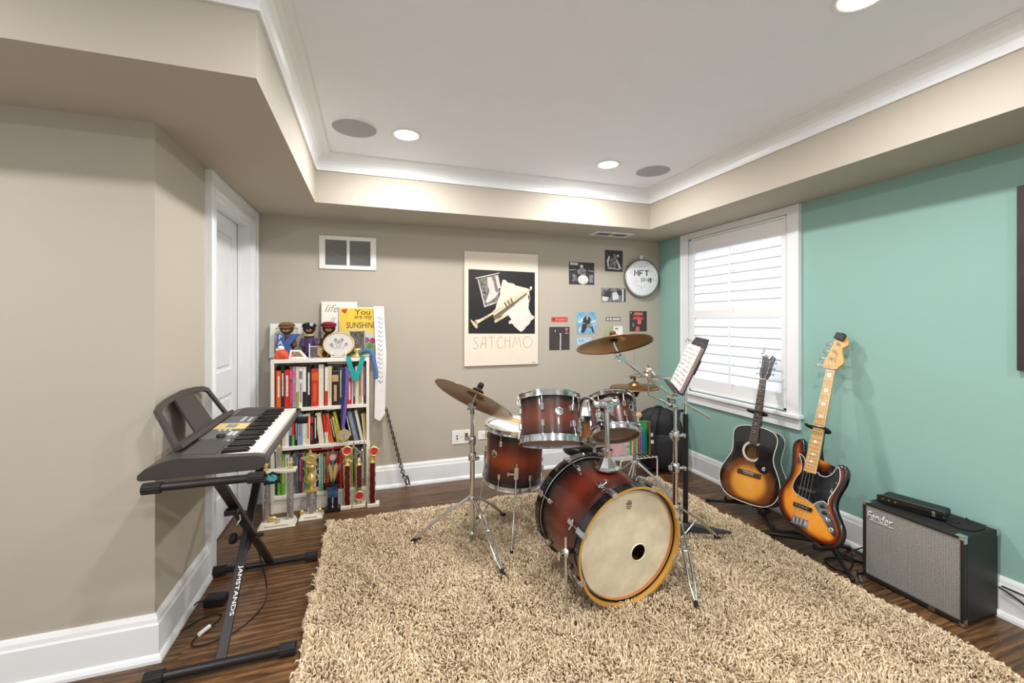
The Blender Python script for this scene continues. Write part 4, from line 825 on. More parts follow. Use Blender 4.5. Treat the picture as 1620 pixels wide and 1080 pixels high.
MB().box((-.0215, NUT, .001), (.0215, NUT+.004, .0145)).build('nut', 'binding', eb)
hd = MB().prism(spline([shx((p[0], p[1])) for p in HEAD][::-1], 3), -.014, .002).build('headstock', 'maple_neck', eb)
MB().box((.01, 1.0, .0021), (.014, 1.06, .0024), r=0).build('head_decal', 'black', hd); MB().cyl((.008, 1.022, .002), (.008, 1.022, .006), .007, n=14).build('string_tree', 'chrome', hd)
tun = [(-.0492,.9806),(-.0345,1.0242),(-.02,1.0689),(-.0052,1.1113)]
for p in tun:
    x, y = shx(p); MB().cyl((x, y, .002), (x, y, .014), .008, n=14).cyl((x-.02, y+.002, -.02), (x-.062, y+.004, -.02), .003, n=8).box((x-.078, y-.008, -.023), (x-.058, y+.014, -.017), r=.003).build('tuner', 'chrome', eb)
for k, p in enumerate(tun): x, y = shx(p); MB().tube([(-.03+k*.02, .07, .013), (-.03+k*.02, .09, .0165), (-.0165+k*.011, NUT+.002, .0155), (x+.006, y, .01)], .0011-.00012*k, 5).build('string', 'string', eb)
x, y = shx((.004, 1.155)); tn = thing('clip_on_tuner', 'black clip-on tuner on the bass guitar headstock', 'tuner', eb.matrix_world @ T(x, y, .003))
MB().box((-.028, -.02, .004), (.028, .02, .018), M=RZ(-20), r=.004).build('display_case', 'black', tn); MB().box((-.008, .0, -.022), (.008, .026, .006), M=RZ(-20), r=.002).build('clip', 'black', tn)
# ---- guitar stands
def gstand(label, hub, feet, g, yoke_y, cr_y=-.012, dz=.05, gx=0):
    t = thing('guitar_stand', label, 'guitar stand', (hub[0], hub[1], 0), 'folding guitar stands'); I = t.matrix_world.inverted(); G = g.matrix_world; H = Vector(hub); MM = 'black_metal'
    for fx, fy in feet: MB().tube([I @ H, I @ Vector((fx, fy, .012))], .0115, 10).sphere(I @ Vector((fx, fy, .012)), .013, n=10).build('leg', MM, t)
    MB().lathe([(0, -.02), (.02, -.02), (.022, 0), (.02, .025), (0, .025)], 14, M=I @ T(*H)).build('hub', MM, t)
    Yk = G @ Vector((gx, yoke_y, -dz)); MB().tube([I @ H, I @ (G @ Vector((gx, yoke_y-.1, -dz-.01))), I @ Yk], .0105, 10).build('upright', MM, t)
    a = [G @ Vector((gx+x, yoke_y+dy, z)) for x, z, dy in ((-.05, .045, .008), (-.046, -.01, .004), (-.03, -dz, 0), (.0, -dz-.008, 0), (.03, -dz, 0), (.046, -.01, .004), (.05, .045, .008))]
    MB().tube([I @ Vector(q) for q in spline(a, 4, False)], .009, 8).build('neck_yoke', 'black_rubber', t)
    MB().tube([I @ (G @ Vector((gx-.052, yoke_y+.008, .042))), I @ (G @ Vector((gx+.05, yoke_y+.006, .045)))], .005, 8).build('safety_bar', 'black_rubber', t)
    for s in (-1, 1):
        p = [H+Vector((0, 0, .01)), G @ Vector((gx+s*.10, cr_y, -.13)), G @ Vector((gx+s*.11, cr_y-.012, -.03)), G @ Vector((gx+s*.11, cr_y-.012, .03)), G @ Vector((gx+s*.11, cr_y+.012, .042))]
        MB().tube([I @ q for q in p], .010, 10).build('cradle_arm', 'black_rubber', t)
gstand('black guitar stand holding the acoustic guitar under the window', (2.50, 2.22, .085), [(2.365, 2.51), (2.40, 1.985), (2.655, 2.25)], ac, .60, -.014, .045)
gstand('black guitar stand holding the sunburst bass beside the amplifier', (2.46, 1.70, .085), [(2.31, 2.03), (2.345, 1.50), (2.655, 1.72)], eb, .60, .0, .045)
# ================================================================ amplifier
mat('tolex', (30, 30, 29), .55, var=.3, scale=300, bump=.3)
gc = mat('grille_cloth', (150, 148, 142), .6); nt, b = nodes(gc); ck = nt.nodes.new('ShaderNodeTexChecker'); ck.inputs['Scale'].default_value = 260; ck.inputs['Color1'].default_value = col(176, 174, 168); ck.inputs['Color2'].default_value = col(72, 70, 67)
mp = nt.nodes['Mapping']; mp.inputs['Rotation'].default_value = (0, 0, .785); nt.links.new(mp.outputs[0], ck.inputs['Vector']); nt.nodes['Noise Texture'].inputs['Scale'].default_value = 160
mx = nt.nodes.new('ShaderNodeMix'); mx.data_type = 'RGBA'; mx.blend_type = 'OVERLAY'; mx.inputs[0].default_value = .6; nt.links.new(ck.outputs[0], mx.inputs[6]); nt.links.new(nt.nodes['Noise Texture'].outputs[0], mx.inputs[7]); nt.links.new(mx.outputs[2], b.inputs['Base Color'])
AW, AH, AD = .40, .39, .262
am = thing('guitar_amplifier', 'black combo amplifier with silver grille cloth by the teal wall', 'amplifier', frame((2.448, 1.318, .006), (0, -1, 0), (0, 0, 1)))   # local x right, y up, z out of the front
MB().box((-AW/2, 0, -AD), (AW/2, AH, -.012), r=.012).box((-AW/2, 0, -.02), (-AW/2+.014, AH, 0), r=.003).box((AW/2-.014, 0, -.02), (AW/2, AH, 0), r=.003).box((-AW/2, AH-.014, -.02), (AW/2, AH, 0), r=.003).box((-AW/2, 0, -.02), (AW/2, .02, 0), r=.003).build('cabinet', 'tolex', am)
MB().box((-AW/2+.013, .019, -.014), (AW/2-.013, AH-.013, -.006)).build('grille', gc, am)
mat('logo_silver', (226, 224, 218), .3, .2); lg = text('logo', 'Fender', 'logo_silver', am, T(-.125, AH-.062, -.0055), w=.115, h=.04, depth=.004, shear=.3, bold=.004)
MB().box((-.045, -.024, 0), (.058, -.021, .003), r=0).build('logo_underline', 'logo_silver', lg)
for sx in (-1, 1):
    for yb in (0, AH):
        for zb, nm in ((0, 1), (-AD, 1)):
            c = MB(); s = -1 if yb else 1; x0 = sx*AW/2; z = 1 if zb == 0 else -1
            c.box((min(x0, x0-sx*.03), min(yb-s*.0015, yb+s*.001), min(zb+z*.0015, zb-z*.03)), (max(x0, x0-sx*.03), max(yb-s*.0015, yb+s*.001), max(zb+z*.0015, zb-z*.03)))
            c.box((min(x0+sx*.0015, x0-sx*.001), min(yb, yb+s*.03), min(zb, zb-z*.022)), (max(x0+sx*.0015, x0-sx*.001), max(yb, yb+s*.03), max(zb, zb-z*.022)))
            c.box((min(x0, x0-sx*.016), min(yb, yb+s*.014), min(zb+z*.002, zb-z*.001)), (max(x0, x0-sx*.016), max(yb, yb+s*.014), max(zb+z*.002, zb-z*.001)))
            c.sphere((x0-sx*.004, yb+s*.004, zb-z*.004), .0062, n=10); c.build('corner_guard', 'chrome', am)
MB().box((.075, .0, -.004), (.10, .02, .0015)).build('front_tag', 'steel', am)
MB().box((-.12, AH+.0, -.15), (.12, AH+.012, -.12), r=.004).build('strap_handle', 'black_rubber', am)
for sx in (-1, 1): MB().box((sx*.13-.025, AH, -.15), (sx*.13+.025, AH+.004, -.12), r=.0015).build('handle_plate', 'chrome', am)
for sx in (-1, 1):
    for z in (-.03, -AD+.03): MB().cyl((sx*.16, -.006, z), (sx*.16, .001, z), .012, n=12).build('rubber_foot', 'black_rubber', am)
# wireless box lying on the amplifier
t = thing('receiver_box', 'glossy black wireless receiver box lying on the amplifier', 'device', frame((2.53, 1.36, .3985), (.20, -.98, 0), (.98, .2, 0)))
MB().box((-.115, -.0, .004), (.125, .10, .04), r=.008).build('case', 'black', t)
MB().prism(spline([(-.115, .0), (-.125, .02), (-.115, .04), (0, .04), (.12, .04), (.122, .02), (.12, .004), (0, .0)], 4), -.006, .004, 0, Matrix(((1,0,0,0),(0,0,-1,-.002),(0,1,0,.002),(0,0,0,1)))).build('front_panel', 'gloss_black', t)
for x in (-.10, -.075, -.05): MB().cyl((x, -.002, .026), (x, -.012, .026), .004, n=8).build('button', 'steel', t)
MB().box((.085, -.012, .01), (.098, .0, .034), r=.002).build('port', 'steel', t)
for x in (-.10, .1): MB().box((x-.012, .02, -.002), (x+.012, .08, .005)).build('rubber_foot', 'black_rubber', t)
o = MB().prism(spline([(-.05, -.045), (.04, -.05), (.07, -.01), (.05, .05), (-.02, .055), (-.065, .02)], 5), 0, .005).tube(spline([(.03, .0, .004), (.036, .0, .012), (.036, .012, .024)], 3, False), .003, 6).build('fabric_pouch', mat('pouch_black', (24, 24, 25), .8), None, T(2.60, 1.185, .397)); tag(o, 'flat black pouch on the amplifier top, beside the receiver box', 'pouch')
# cables
def cable(label, pts, r=.0036, z=.0045):
    o = MB().tube(spline([(p[0], p[1], p[2] if len(p) > 2 else z) for p in pts], 7, False), r, 7).build('cable', 'cable'); return tag(o, label, 'cable', 'black cables on the floor')
cable('black cable looping from the bass stand to the amplifier front', [(2.62, 1.68), (2.5, 1.60), (2.40, 1.57), (2.37, 1.62), (2.42, 1.69), (2.52, 1.66), (2.58, 1.58), (2.54, 1.53), (2.46, 1.535), (2.43, 1.53)], .0045)
cable('black cable coiled on the floor against the baseboard', [(2.68, 1.90, .06), (2.64, 1.80, .012), (2.56, 1.72), (2.53, 1.64), (2.6, 1.60), (2.66, 1.66), (2.62, 1.75, .012), (2.55, 1.70, .013), (2.56, 1.6, .012), (2.66, 1.56, .006), (2.68, 1.53, .03)])
cable('black cable rising behind the amplifier top corner', [(2.685, 1.62, .005), (2.675, 1.57, .06), (2.66, 1.60, .13), (2.68, 1.56, .17), (2.69, 1.53, .14), (2.685, 1.56, .09), (2.67, 1.63, .06), (2.68, 1.70, .005)])
cable('upper black cable along the baseboard right of the amplifier', [(2.685, 1.10, .15), (2.688, 1.05, .148), (2.688, .95, .145), (2.688, .85, .14)], .004)
cable('lower black cable sagging along the baseboard right of the amplifier', [(2.685, 1.11, .14), (2.686, 1.05, .12), (2.688, .97, .07), (2.689, .88, .05)], .004)
pl = thing('cable_plug', 'metal guitar plug on the floor by the amplifier corner', 'plug', frame((2.385, 1.485, .009), (.75, .62, 0), (0, 0, 1)))
MB().cyl((0, 0, 0), (.035, 0, 0), .0085, n=12).build('plug_body', 'chrome', pl); MB().tube(spline([(.035, 0, 0), (.055, 0, -.001), (.075, 0, -.003), (.10, .0, -.004)], 4, False), .0045, 8).build('plug_cord', 'cable', pl); MB().cyl((-.022, 0, 0), (0, 0, 0), .0032, n=8).build('plug_tip', 'steel', pl)
# ================================================================ corner clutter: backpack, wire shelf, folder
bpk = thing('backpack', 'black backpack slumped in the corner below the window', 'backpack', frame((2.47, 3.20, .0), (.88, -.47, 0), (0, 0, 1)))   # local x right, y up, z toward the camera
mat('nylon', (34, 34, 37), .65, var=.25, scale=60, bump=.2); mat('nylon_grey', (70, 70, 74), .6)
def blob(pts, r, mi='nylon', name='bag_body', par=bpk, sub=None):
    pass
def softbox(lo, hi, e, n=10):           # superellipsoid block
    c = [(a+b)/2 for a, b in zip(lo, hi)]; h = [(b-a)/2 for a, b in zip(lo, hi)]; v = []; f = []; sg = lambda a, p: math.copysign(abs(a)**p, a)
    N, K = 4*n, 2*n
    for i in range(K+1):
        ph = -PI/2+PI*i/K
        for j in range(N): w = 2*PI*j/N; v.append((c[0]+h[0]*sg(math.cos(ph), e)*sg(math.cos(w), e), c[1]+h[1]*sg(math.sin(ph), e), c[2]+h[2]*sg(math.cos(ph), e)*sg(math.sin(w), e)))
    f = [(i*N+j, (i+1)*N+j, (i+1)*N+(j+1) % N, i*N+(j+1) % N) for i in range(K) for j in range(N)]
    return v, f
MB().add(*softbox((-.22, .0, -.12), (.21, .56, .11), .82), 0, True).build('main_compartment', 'nylon', bpk); MB().add(*softbox((-.15, .03, .03), (.16, .36, .17), .8), 0, True).build('front_pocket', 'nylon', bpk); MB().add(*softbox((-.13, .27, .0), (.14, .52, .14), .85), 0, True).build('upper_pocket', 'nylon', bpk)
MB().add(*softbox((.12, .02, -.08), (.235, .36, .07), .7), 0, True).build('side_pocket', 'nylon', bpk)
for x, d in ((-.045, -.01), (.14, .02)):
    pth = spline([(x+.08, .52, -.02), (x+.02, .555, .05), (x-.02, .50, .15), (x-.04+d, .36, .19), (x-.035+d, .2, .195), (x-.02, .06, .16)], 6, False); v = []; f = []
    for i, p in enumerate(pth):
        for s in (-1, 1): v += [(p[0]+s*.028, p[1], p[2]), (p[0]+s*.026, p[1], p[2]+.012)]
    for i in range(len(pth)-1): a = i*4; f += [(a, a+4, a+6, a+2), (a+1, a+3, a+7, a+5), (a, a+1, a+5, a+4), (a+2, a+6, a+7, a+3)]
    MB().add(v, f, 0, False).build('shoulder_strap', 'nylon', bpk)
MB().tube(spline([(-.05, .525, 0), (-.03, .565, .01), (.02, .565, .01), (.04, .525, 0)], 5, False), .009, 8).build('grab_handle', 'nylon', bpk)
for p in ((-.095, .36, .205), (-.09, .30, .208)): MB().cbox(p, (.022, .03, .004), r=.001).build('reflective_tab', 'white', bpk)
for q in ([(-.14, .32, .13), (0, .335, .152), (.13, .32, .12)], [(.17, .33, .05), (.2, .25, .06), (.2, .12, .06), (.17, .06, .06)]): MB().tube(spline(q, 6, False), .0035, 6).build('zip', 'nylon_grey', bpk)
ws = thing('wire_shelf', 'small white wire shelf riser on the floor behind the hi-hat', 'shelf', (2.15, 3.12, 0)); m = MB(); mat('wire_white', (232, 226, 220), .4)
for x in (-.19, .17):
    for y in (-.09, .17): MB().tube(spline([(x, y, .003), (x, y, .155), (x+(.02 if x < 0 else -.02), y, .178)], 4, False), .006, 8).build('leg', 'wire_white', ws)
MB().tube([(-.19, -.09, .178), (.17, -.09, .178), (.17, .17, .178), (-.19, .17, .178)], .005, 8, closed=True).build('rim_wire', 'wire_white', ws)
for k in range(9): x = -.16+k*.038; MB().tube([(x, -.09, .178), (x, .17, .178)], .003, 6).build('deck_wire', 'wire_white', ws)
fo = thing('craft_case', 'clear green case of coloured pens on the white wire shelf', 'case', frame((2.2, 3.09, .184), (.97, -.22, 0), (0, 0, 1)))
MB().box((-.085, 0, -.04), (.07, .29, -.03), r=.002).build('back_cover', mat('print_green', (70, 150, 90), .4, var=.5, scale=30), fo); MB().box((.07, .0, -.04), (.082, .29, .012)).build('spine', mat('spine_brown', (120, 96, 60), .6), fo)
for i, (x, c, h) in enumerate(((-.07, (226, 170, 60), .2), (-.052, (236, 200, 70), .16), (-.03, (120, 220, 130), .22), (-.008, (220, 70, 66), .19), (.012, (96, 130, 226), .23), (.034, (44, 150, 150), .2), (.054, (40, 130, 90), .22))):
    MB().tube([(x, .012, -.014), (x, h, -.016)], .0085, 8).sphere((x, h, -.016), .0085, n=8).build('pen', mat('pen%d' % i, c, .35), fo)
o = MB().box((-.11, -.006, 0), (.10, .006, .20), r=.002).build('pink_folder', mat('pink_card', (226, 180, 184), .6), None, frame((1.98, 3.14, .186), (1, .1, 0), (-.08, 1, .0)) @ RX(-6)); tag(o, 'pink folder standing on the white wire shelf', 'folder')
o = MB().add(*softbox((-.07, -.03, -.03), (.07, .03, .03), .8, 6), 0, True).build('tan_pouch', mat('tan', (222, 180, 110), .7), None, frame((2.19, 3.17, .50), (.92, -.2, .28), (0, 0, 1))); tag(o, 'tan pencil pouch tucked on top beside the backpack', 'pouch')
# ================================================================ bookcase
BX0, BX1, BY0, BY1, BZ = -.663, -.017, 3.29, 3.52, 1.072
bc_ = thing('bookcase', 'low white bookcase against the back wall beside the door', 'bookcase', ((BX0+BX1)/2, BY0, 0)); I = bc_.matrix_world.inverted()
mat('case_white', (236, 230, 220), .45, var=.03)
def bpart(name, lo, hi, m='case_white'): return MB().box(lo, hi, M=I, r=.0015).build(name, m, bc_)
bpart('side_panel', (BX0, BY0, 0), (BX0+.02, BY1, BZ)); bpart('side_panel', (BX1-.02, BY0, 0), (BX1, BY1, BZ)); bpart('top_board', (BX0+.02, BY0-.003, BZ-.026), (BX1-.02, BY1, BZ))
SH = [.728, .458, .118]
for z in SH: bpart('shelf', (BX0+.02, BY0, z-.023), (BX1-.02, BY1-.01, z))
bpart('back_panel', (BX0+.02, BY1-.009, 0), (BX1-.02, BY1-.001, BZ-.026)); bpart('plinth', (BX0+.02, BY0+.012, 0), (BX1-.02, BY0+.03, .095))
mat('book_pages', (226, 216, 198), .8, var=.06, stretch=(60, 1, 1))
ORD = ['first','second','third','fourth','fifth','sixth','seventh','eighth','ninth','tenth','eleventh','twelfth','thirteenth','fourteenth','fifteenth','sixteenth','seventeenth','eighteenth','nineteenth','twentieth','twenty-first','twenty-second','twenty-third','twenty-fourth','twenty-fifth','twenty-sixth','twenty-seventh','twenty-eighth','twenty-ninth','thirtieth']
def book(x, z, w, h, c, c2, label, group, lean=0, y=3.312, d=.16, style=1):
    """x = left edge of the spine foot; spine faces the room"""
    t = thing('book', label, 'book', T(x, y, z) @ RY(lean), group)
    key = 'cover_%d_%d_%d' % c; mat(key, c, .5, var=.06)
    MB().box((0, 0, 0), (w, .003, h)).box((0, .003, 0), (.0016, d, h)).box((w-.0016, .003, 0), (w, d, h)).build('cover', key, t)
    MB().box((.0016, .003, .003), (w-.0016, d-.004, h-.004)).build('page_block', 'book_pages', t)
    k2 = 'title_%d_%d_%d' % c2; mat(k2, c2, .5, var=.55, scale=160)
    if style and w > .006:
        m = MB()
        if style == 1: m.box((w*.28, -.0006, h*.3), (w*.72, 0, h*.86))
        elif style == 2: m.box((w*.05, -.0006, h*.7), (w*.95, 0, h*.9)).box((w*.3, -.0006, h*.12), (w*.7, 0, h*.6))
        elif style == 3: m.box((w*.0, -.0006, h*.0), (w, 0, h*.38))
        elif style == 4: m.box((w*.35, -.0006, h*.2), (w*.65, 0, h*.93))
        m.build('spine_print', k2, t)
    return t
OR, RD, DR, WH, CR, BK, NV, LB, PK, GN, YL_, OL, BRN_, TN, GY, PU, TL_ = (216, 96, 32), (200, 44, 34), (120, 28, 34), (232, 228, 220), (222, 210, 186), (32, 30, 32), (46, 60, 96), (130, 156, 190), (214, 96, 140), (110, 176, 60), (214, 190, 80), (160, 156, 70), (84, 56, 48), (196, 160, 110), (128, 130, 134), (96, 52, 96), (50, 110, 120)
CN = {OR: 'orange', RD: 'red', DR: 'maroon', WH: 'white', CR: 'cream', BK: 'black', NV: 'navy', LB: 'light blue', PK: 'pink', GN: 'green', YL_: 'yellow', OL: 'olive', BRN_: 'dark brown', TN: 'tan', GY: 'grey', PU: 'purple', TL_: 'teal'}
def u3(u): return -.644+(425+u/10.8-434)*.00418
def u4(u): return -.644+(505+u/10.8-434)*.00418
S1 = [(u3(76), u3(99), .235, CR, WH, 0), (u3(100), u3(126), .28, DR, BK, 0), (u3(130), u3(204), .262, OR, CR, 1), (u3(206), u3(261), .285, BK, WH, 1), (u3(263), u3(344), .268, RD, WH, 1), (u3(346), u3(389), .29, RD, PK, 2), (u3(391), u3(449), .29, LB, PK, 2), (u3(451), u3(496), .288, CR, OL, 3), (u3(499), u3(556), .285, WH, GY, 2), (u3(559), u3(617), .285, WH, BK, 3), (u3(628), u3(696), .285, BK, WH, 1), (u3(703), u3(826), .268, RD, OR, 2), (u3(829), u3(914), .298, CR, WH, 4), (u3(915), u3(937), .30, BRN_, CR, 0),
      (u4(69), u4(121), .28, WH, RD, 3), (u4(124), u4(186), .285, CR, TN, 4), (u4(189), u4(312), .245, BK, TN, 2), (u4(314), u4(380), .272, NV, CR, 4), (u4(381), u4(411), .27, BRN_, CR, 0), (u4(413), u4(463), .275, GY, WH, 0), (u4(466), u4(538), .275, RD, CR, 2), (u4(541), u4(560), .27, WH, CR, 0), (u4(562), u4(600), .275, PU, WH, 4), (u4(602), u4(660), .28, CR, WH, 0), (u4(662), u4(708), .285, TN, BK, 4), (u4(711), u4(747), .29, WH, RD, 4), (u4(750), u4(798), .29, BRN_, GY, 4), (u4(801), u4(831), .29, GY, OL, 0)]
for i, (a, b_, h, c, c2, s) in enumerate(S1): book(a, SH[0]+.0006, b_-a-.0006, h, c, c2, '%s-spined book, %s from left on the top shelf' % (CN[c], ORD[i]), 'books on the top shelf', style=s)
def u5(u): return -.644+(440+u/10.125-434)*.00418
S2 = [(60, 98, .2, CR, WH, 0, 0), (102, 160, .225, WH, CR, 0, 0), (165, 205, .2, LB, NV, 3, 0), (207, 246, .2, RD, GN, 3, 0), (256, 287, .21, BK, WH, 4, 0), (291, 366, .225, LB, GY, 1, 0), (371, 422, .215, WH, CR, 4, 0), (426, 490, .22, CR, RD, 4, 0), (492, 543, .22, BK, RD, 2, 0), (546, 600, .205, BK, WH, 4, 0), (632, 722, .22, CR, WH, 0, -7), (735, 790, .205, RD, CR, 3, -6), (800, 866, .205, OR, RD, 4, -9), (880, 918, .19, BK, WH, 4, -11), (922, 968, .19, YL_, OL, 1, -11), (972, 1022, .225, OL, YL_, 1, -13), (1060, 1100, .2, BRN_, GY, 4, -12), (1150, 1196, .2, BK, WH, 4, -12), (1205, 1276, .215, GY, LB, 4, -13), (1280, 1312, .22, NV, GY, 0, -13), (1318, 1362, .225, CR, GY, 0, -12), (1366, 1388, .195, CR, OL, 0, -5), (1392, 1412, .195, YL_, OL, 0, -4), (1416, 1436, .195, CR, WH, 0, -2)]
for i, (a, b_, h, c, c2, s, ln) in enumerate(S2): book(u5(a), SH[1]+.0006+math.sin(math.radians(max(0, -ln)))*0, u5(b_)-u5(a)-.0006, h, c, c2, '%s%s-spined book, %s from left on the middle shelf' % ('leaning ' if ln < -4 else '', CN[c], ORD[i]), 'books on the middle shelf', ln, style=s)
px3 = lambda p: -.644+(p-434)*.00418
S3 = [(437, 442, .27, GN, OL, 1), (443, 448.5, .28, GN, YL_, 1), (449, 455, .28, WH, GY, 4), (456, 460, .26, CR, WH, 0), (461, 464.5, .285, GY, BK, 4), (465, 469, .285, TL_, GY, 1), (469.5, 474, .28, DR, PK, 1), (474.5, 479, .285, GY, BK, 1), (480, 484, .28, GN, OL, 1), (485, 490, .27, GY, WH, 0), (491, 496, .27, CR, GY, 0), (500, 504, .265, LB, WH, 4), (504.3, 507.5, .265, GN, WH, 4), (507.8, 511.5, .265, BK, WH, 4), (512, 517.3, .27, OR, RD, 4), (518, 526, .27, TL_, NV, 0), (527, 532, .26, DR, RD, 0), (533, 538, .27, RD, DR, 0), (538.3, 541, .27, BK, WH, 4), (541.4, 547, .275, YL_, OL, 0), (548, 556, .28, OL, YL_, 0), (557.5, 563, .285, GY, PU, 0), (563.4, 569, .28, BRN_, GY, 0), (570, 575, .285, GY, WH, 4), (576, 584, .29, YL_, TN, 0)]
for i, (a, b_, h, c, c2, s) in enumerate(S3): book(px3(a)+.006, SH[2]+.0006, px3(b_)-px3(a)-.0006, h, c, c2, '%s-spined book, %s from left on the bottom shelf' % (CN[c], ORD[i]), 'books on the bottom shelf', style=s, d=.18)
# book lying flat across the tops of the bottom row, sheets on the others
t = thing('book', 'red book lying flat across the bottom shelf row', 'book', (-.44, 3.315, SH[2]+.2925)); MB().box((0, 0, 0), (.25, .002, .028)).box((0, .002, 0), (.25, .17, .002)).box((0, .002, .026), (.25, .17, .028)).build('cover', 'cover_200_44_34', t); MB().box((.002, .002, .002), (.248, .166, .026)).build('page_block', 'book_pages', t); MB().box((.10, -.0006, .008), (.18, 0, .02)).build('spine_print', 'title_232_228_220', t)
for x, z, w, r_, lb in ((-.305, SH[0]+.3025, .16, 0, 'thin white pamphlet lying on the top shelf books'), (-.31, SH[1]+.231, .10, -6, 'thin white pamphlet slipped above the middle shelf books')):
    o = MB().box((0, 0, 0), (w, .17, .006), r=.0008).build('pamphlet', 'paper', None, T(x, 3.32, z) @ RY(r_)); tag(o, lb, 'pamphlet')
# ================================================================ things on the bookcase
def slabm(name, M, w, h, d, m, parent=None, r=.001): return MB().box((-w/2, 0, -d/2), (w/2, h, d/2), M=None, r=r).build(name, m, parent, M)
FR = lambda x, y, z, tilt=0, yaw=0: frame((x, y, z), (math.cos(math.radians(yaw)), math.sin(math.radians(yaw)), 0), (0, math.sin(math.radians(tilt)), math.cos(math.radians(tilt))))
ZTOP = BZ+.0008
t = thing('picture_frame', 'plain white picture frame leaning at the left end of the bookcase top', 'frame', FR(-.60, 3.475, ZTOP, 8))
MB().box((-.108, 0, -.008), (-.075, .25, .008), r=.001).box((.075, 0, -.008), (.108, .25, .008), r=.001).box((-.075, 0, -.008), (.075, .032, .008), r=.001).box((-.075, .218, -.008), (.075, .25, .008), r=.001).build('moulding', 'white', t); MB().box((-.076, .031, -.006), (.076, .219, -.001)).build('mat_board', 'cream', t)
mat('plush_brown', (104, 72, 48), .95, var=.3, scale=90, bump=.4); mat('plush_dark', (58, 34, 26), .95, var=.3, scale=90, bump=.4); mat('plush_tan', (150, 122, 84), .95, var=.2, scale=90); mat('cap_brown', (120, 92, 62), .9, var=.2, scale=60); mat('cap_black', (26, 25, 32), .8); mat('cap_maroon', (122, 30, 40), .8, var=.15); mat('purple_cloth', (72, 54, 92), .8, var=.45, scale=40)
def bear(label, x, y, zh, R, fur, cap, body_m, brim):
    t = thing('plush_bear', label, 'plush toy', (x, y, ZTOP)); h = zh-ZTOP
    MB().sphere((0, 0, (h-R)*.5), (R*1.0, R*.75, (h-R*.4)*.55), n=18).sphere((-R*.55, -.02, .02), (.022, .032, .022), n=10).sphere((R*.55, -.02, .02), (.022, .032, .022), n=10).tube([(-R*.8, -.005, (h-R)*.8), (-R*1.15, -.02, (h-R)*.5)], [.02, .017], 8).tube([(R*.8, -.005, (h-R)*.8), (R*1.15, -.02, (h-R)*.5)], [.02, .017], 8).build('body', body_m, t)
    hd = MB().sphere((0, 0, h), (R, R*.9, R*.88), n=20).build('head', fur, t)
    MB().sphere((0, -R*.75, h-R*.25), (R*.5, R*.38, R*.36), n=12).build('muzzle', 'plush_tan', hd)
    for s in (-1, 1):
        MB().sphere((s*R*.85, .0, h+R*.5), (R*.3, R*.2, R*.3), n=10).build('ear', fur, hd); MB().sphere((s*R*.36, -R*.82, h+R*.1), .0042, n=8).build('eye', 'gloss_black', hd)
    MB().sphere((0, -R*1.08, h-R*.14), (.007, .005, .005), n=8).build('nose', 'gloss_black', hd)
    MB().sphere((0, -.004, h+R*.6), (R*1.08, R*1.0, R*.42), n=18).lathe([(R*.8, 0), (R*brim, -.004), (R*brim, -.008), (R*.8, -.006)], 20, M=T(0, -.01, h+R*.48) @ RX(10)).build('cap', cap, t)
    return t
bear('brown plush bear in a tan cap behind the blue letter', -.585, 3.425, 1.285, .047, 'plush_brown', 'cap_brown', 'plush_brown', 1.2)
b2_ = bear('plush bear in a black cap and purple outfit', -.435, 3.41, 1.285, .043, 'plush_dark', 'cap_black', 'purple_cloth', 1.15); MB().cyl((.02, -.042, .243), (.02, -.046, .243), .013, n=14).build('cap_badge', mat('badge_blue', (170, 196, 226), .4), b2_); MB().lathe([(.03, 0), (.048, -.006), (.04, -.018), (.03, -.012)], 18, M=T(0, 0, .172)).build('collar', 'gold', b2_)
bear('plush bear in a maroon beret before the white canvas', -.303, 3.415, 1.288, .047, 'plush_dark', 'cap_maroon', 'plush_dark', 1.1)
# blue letter K reading PARK down its stem
mat('felt_blue', (62, 92, 150), .85, var=.12, scale=80)
t = thing('letter_block', 'blue felt letter K with white letters down its stem', 'letter', FR(-.572, 3.372, ZTOP+.0, 6))
MB().prism([(-.07, .0), (-.022, 0), (-.022, .062), (.03, 0), (.082, 0), (.012, .09), (.075, .175), (.025, .175), (-.022, .115), (-.022, .175), (-.07, .175)], -.012, .012).build('letter_shape', 'felt_blue', t)
for k, ch in enumerate('PARK'): text('lettering', ch, 'white', t, T(-.046, .152-k*.04, .0122), h=.03)
t = thing('tomato_figure', 'small orange-red figurine with a white top at the shelf corner', 'figurine', (-.60, 3.33, ZTOP)); MB().sphere((0, 0, .034), (.042, .034, .034), n=18).sphere((-.026, -.012, .022), (.02, .018, .022), n=12).sphere((.026, -.012, .022), (.02, .018, .022), n=12).build('body', mat('tomato', (222, 84, 42), .5, var=.15), t); MB().sphere((-.006, 0, .075), (.022, .018, .02), n=14).sphere((-.026, 0, .066), (.014, .01, .01), n=10).build('top', 'white', t); MB().sphere((-.02, .006, .058), (.02, .016, .006), n=10).build('leaf', mat('leaf', (140, 160, 110), .7), t)
t = thing('tent_card', 'white folded card with small drawings in front of the blue letter', 'card', FR(-.505, 3.335, ZTOP, 18, -6)); MB().prism([(-.055, 0), (.075, 0), (.02, .062), (-.05, .064)], -.001, .001).build('card_face', 'paper', t); MB().prism([(-.04, .012), (.045, .012), (.012, .05), (-.038, .052)], .0011, .0014).build('drawing', mat('sketch', (150, 120, 96), .7, var=.9, scale=70), t)
t = thing('photo_stand', 'small white photo stand in front of the purple bear', 'photo', FR(-.40, 3.335, ZTOP, 6)); MB().box((-.028, 0, -.002), (-.022, .105, .003)).box((-.022, .082, -.002), (.03, .086, .003)).box((-.03, 0, -.02), (.03, .003, .02)).build('stand', 'white', t); MB().box((-.021, .005, -.001), (.028, .081, .001)).build('photo', mat('photo_dark', (92, 80, 92), .4, var=.6, scale=40), t)
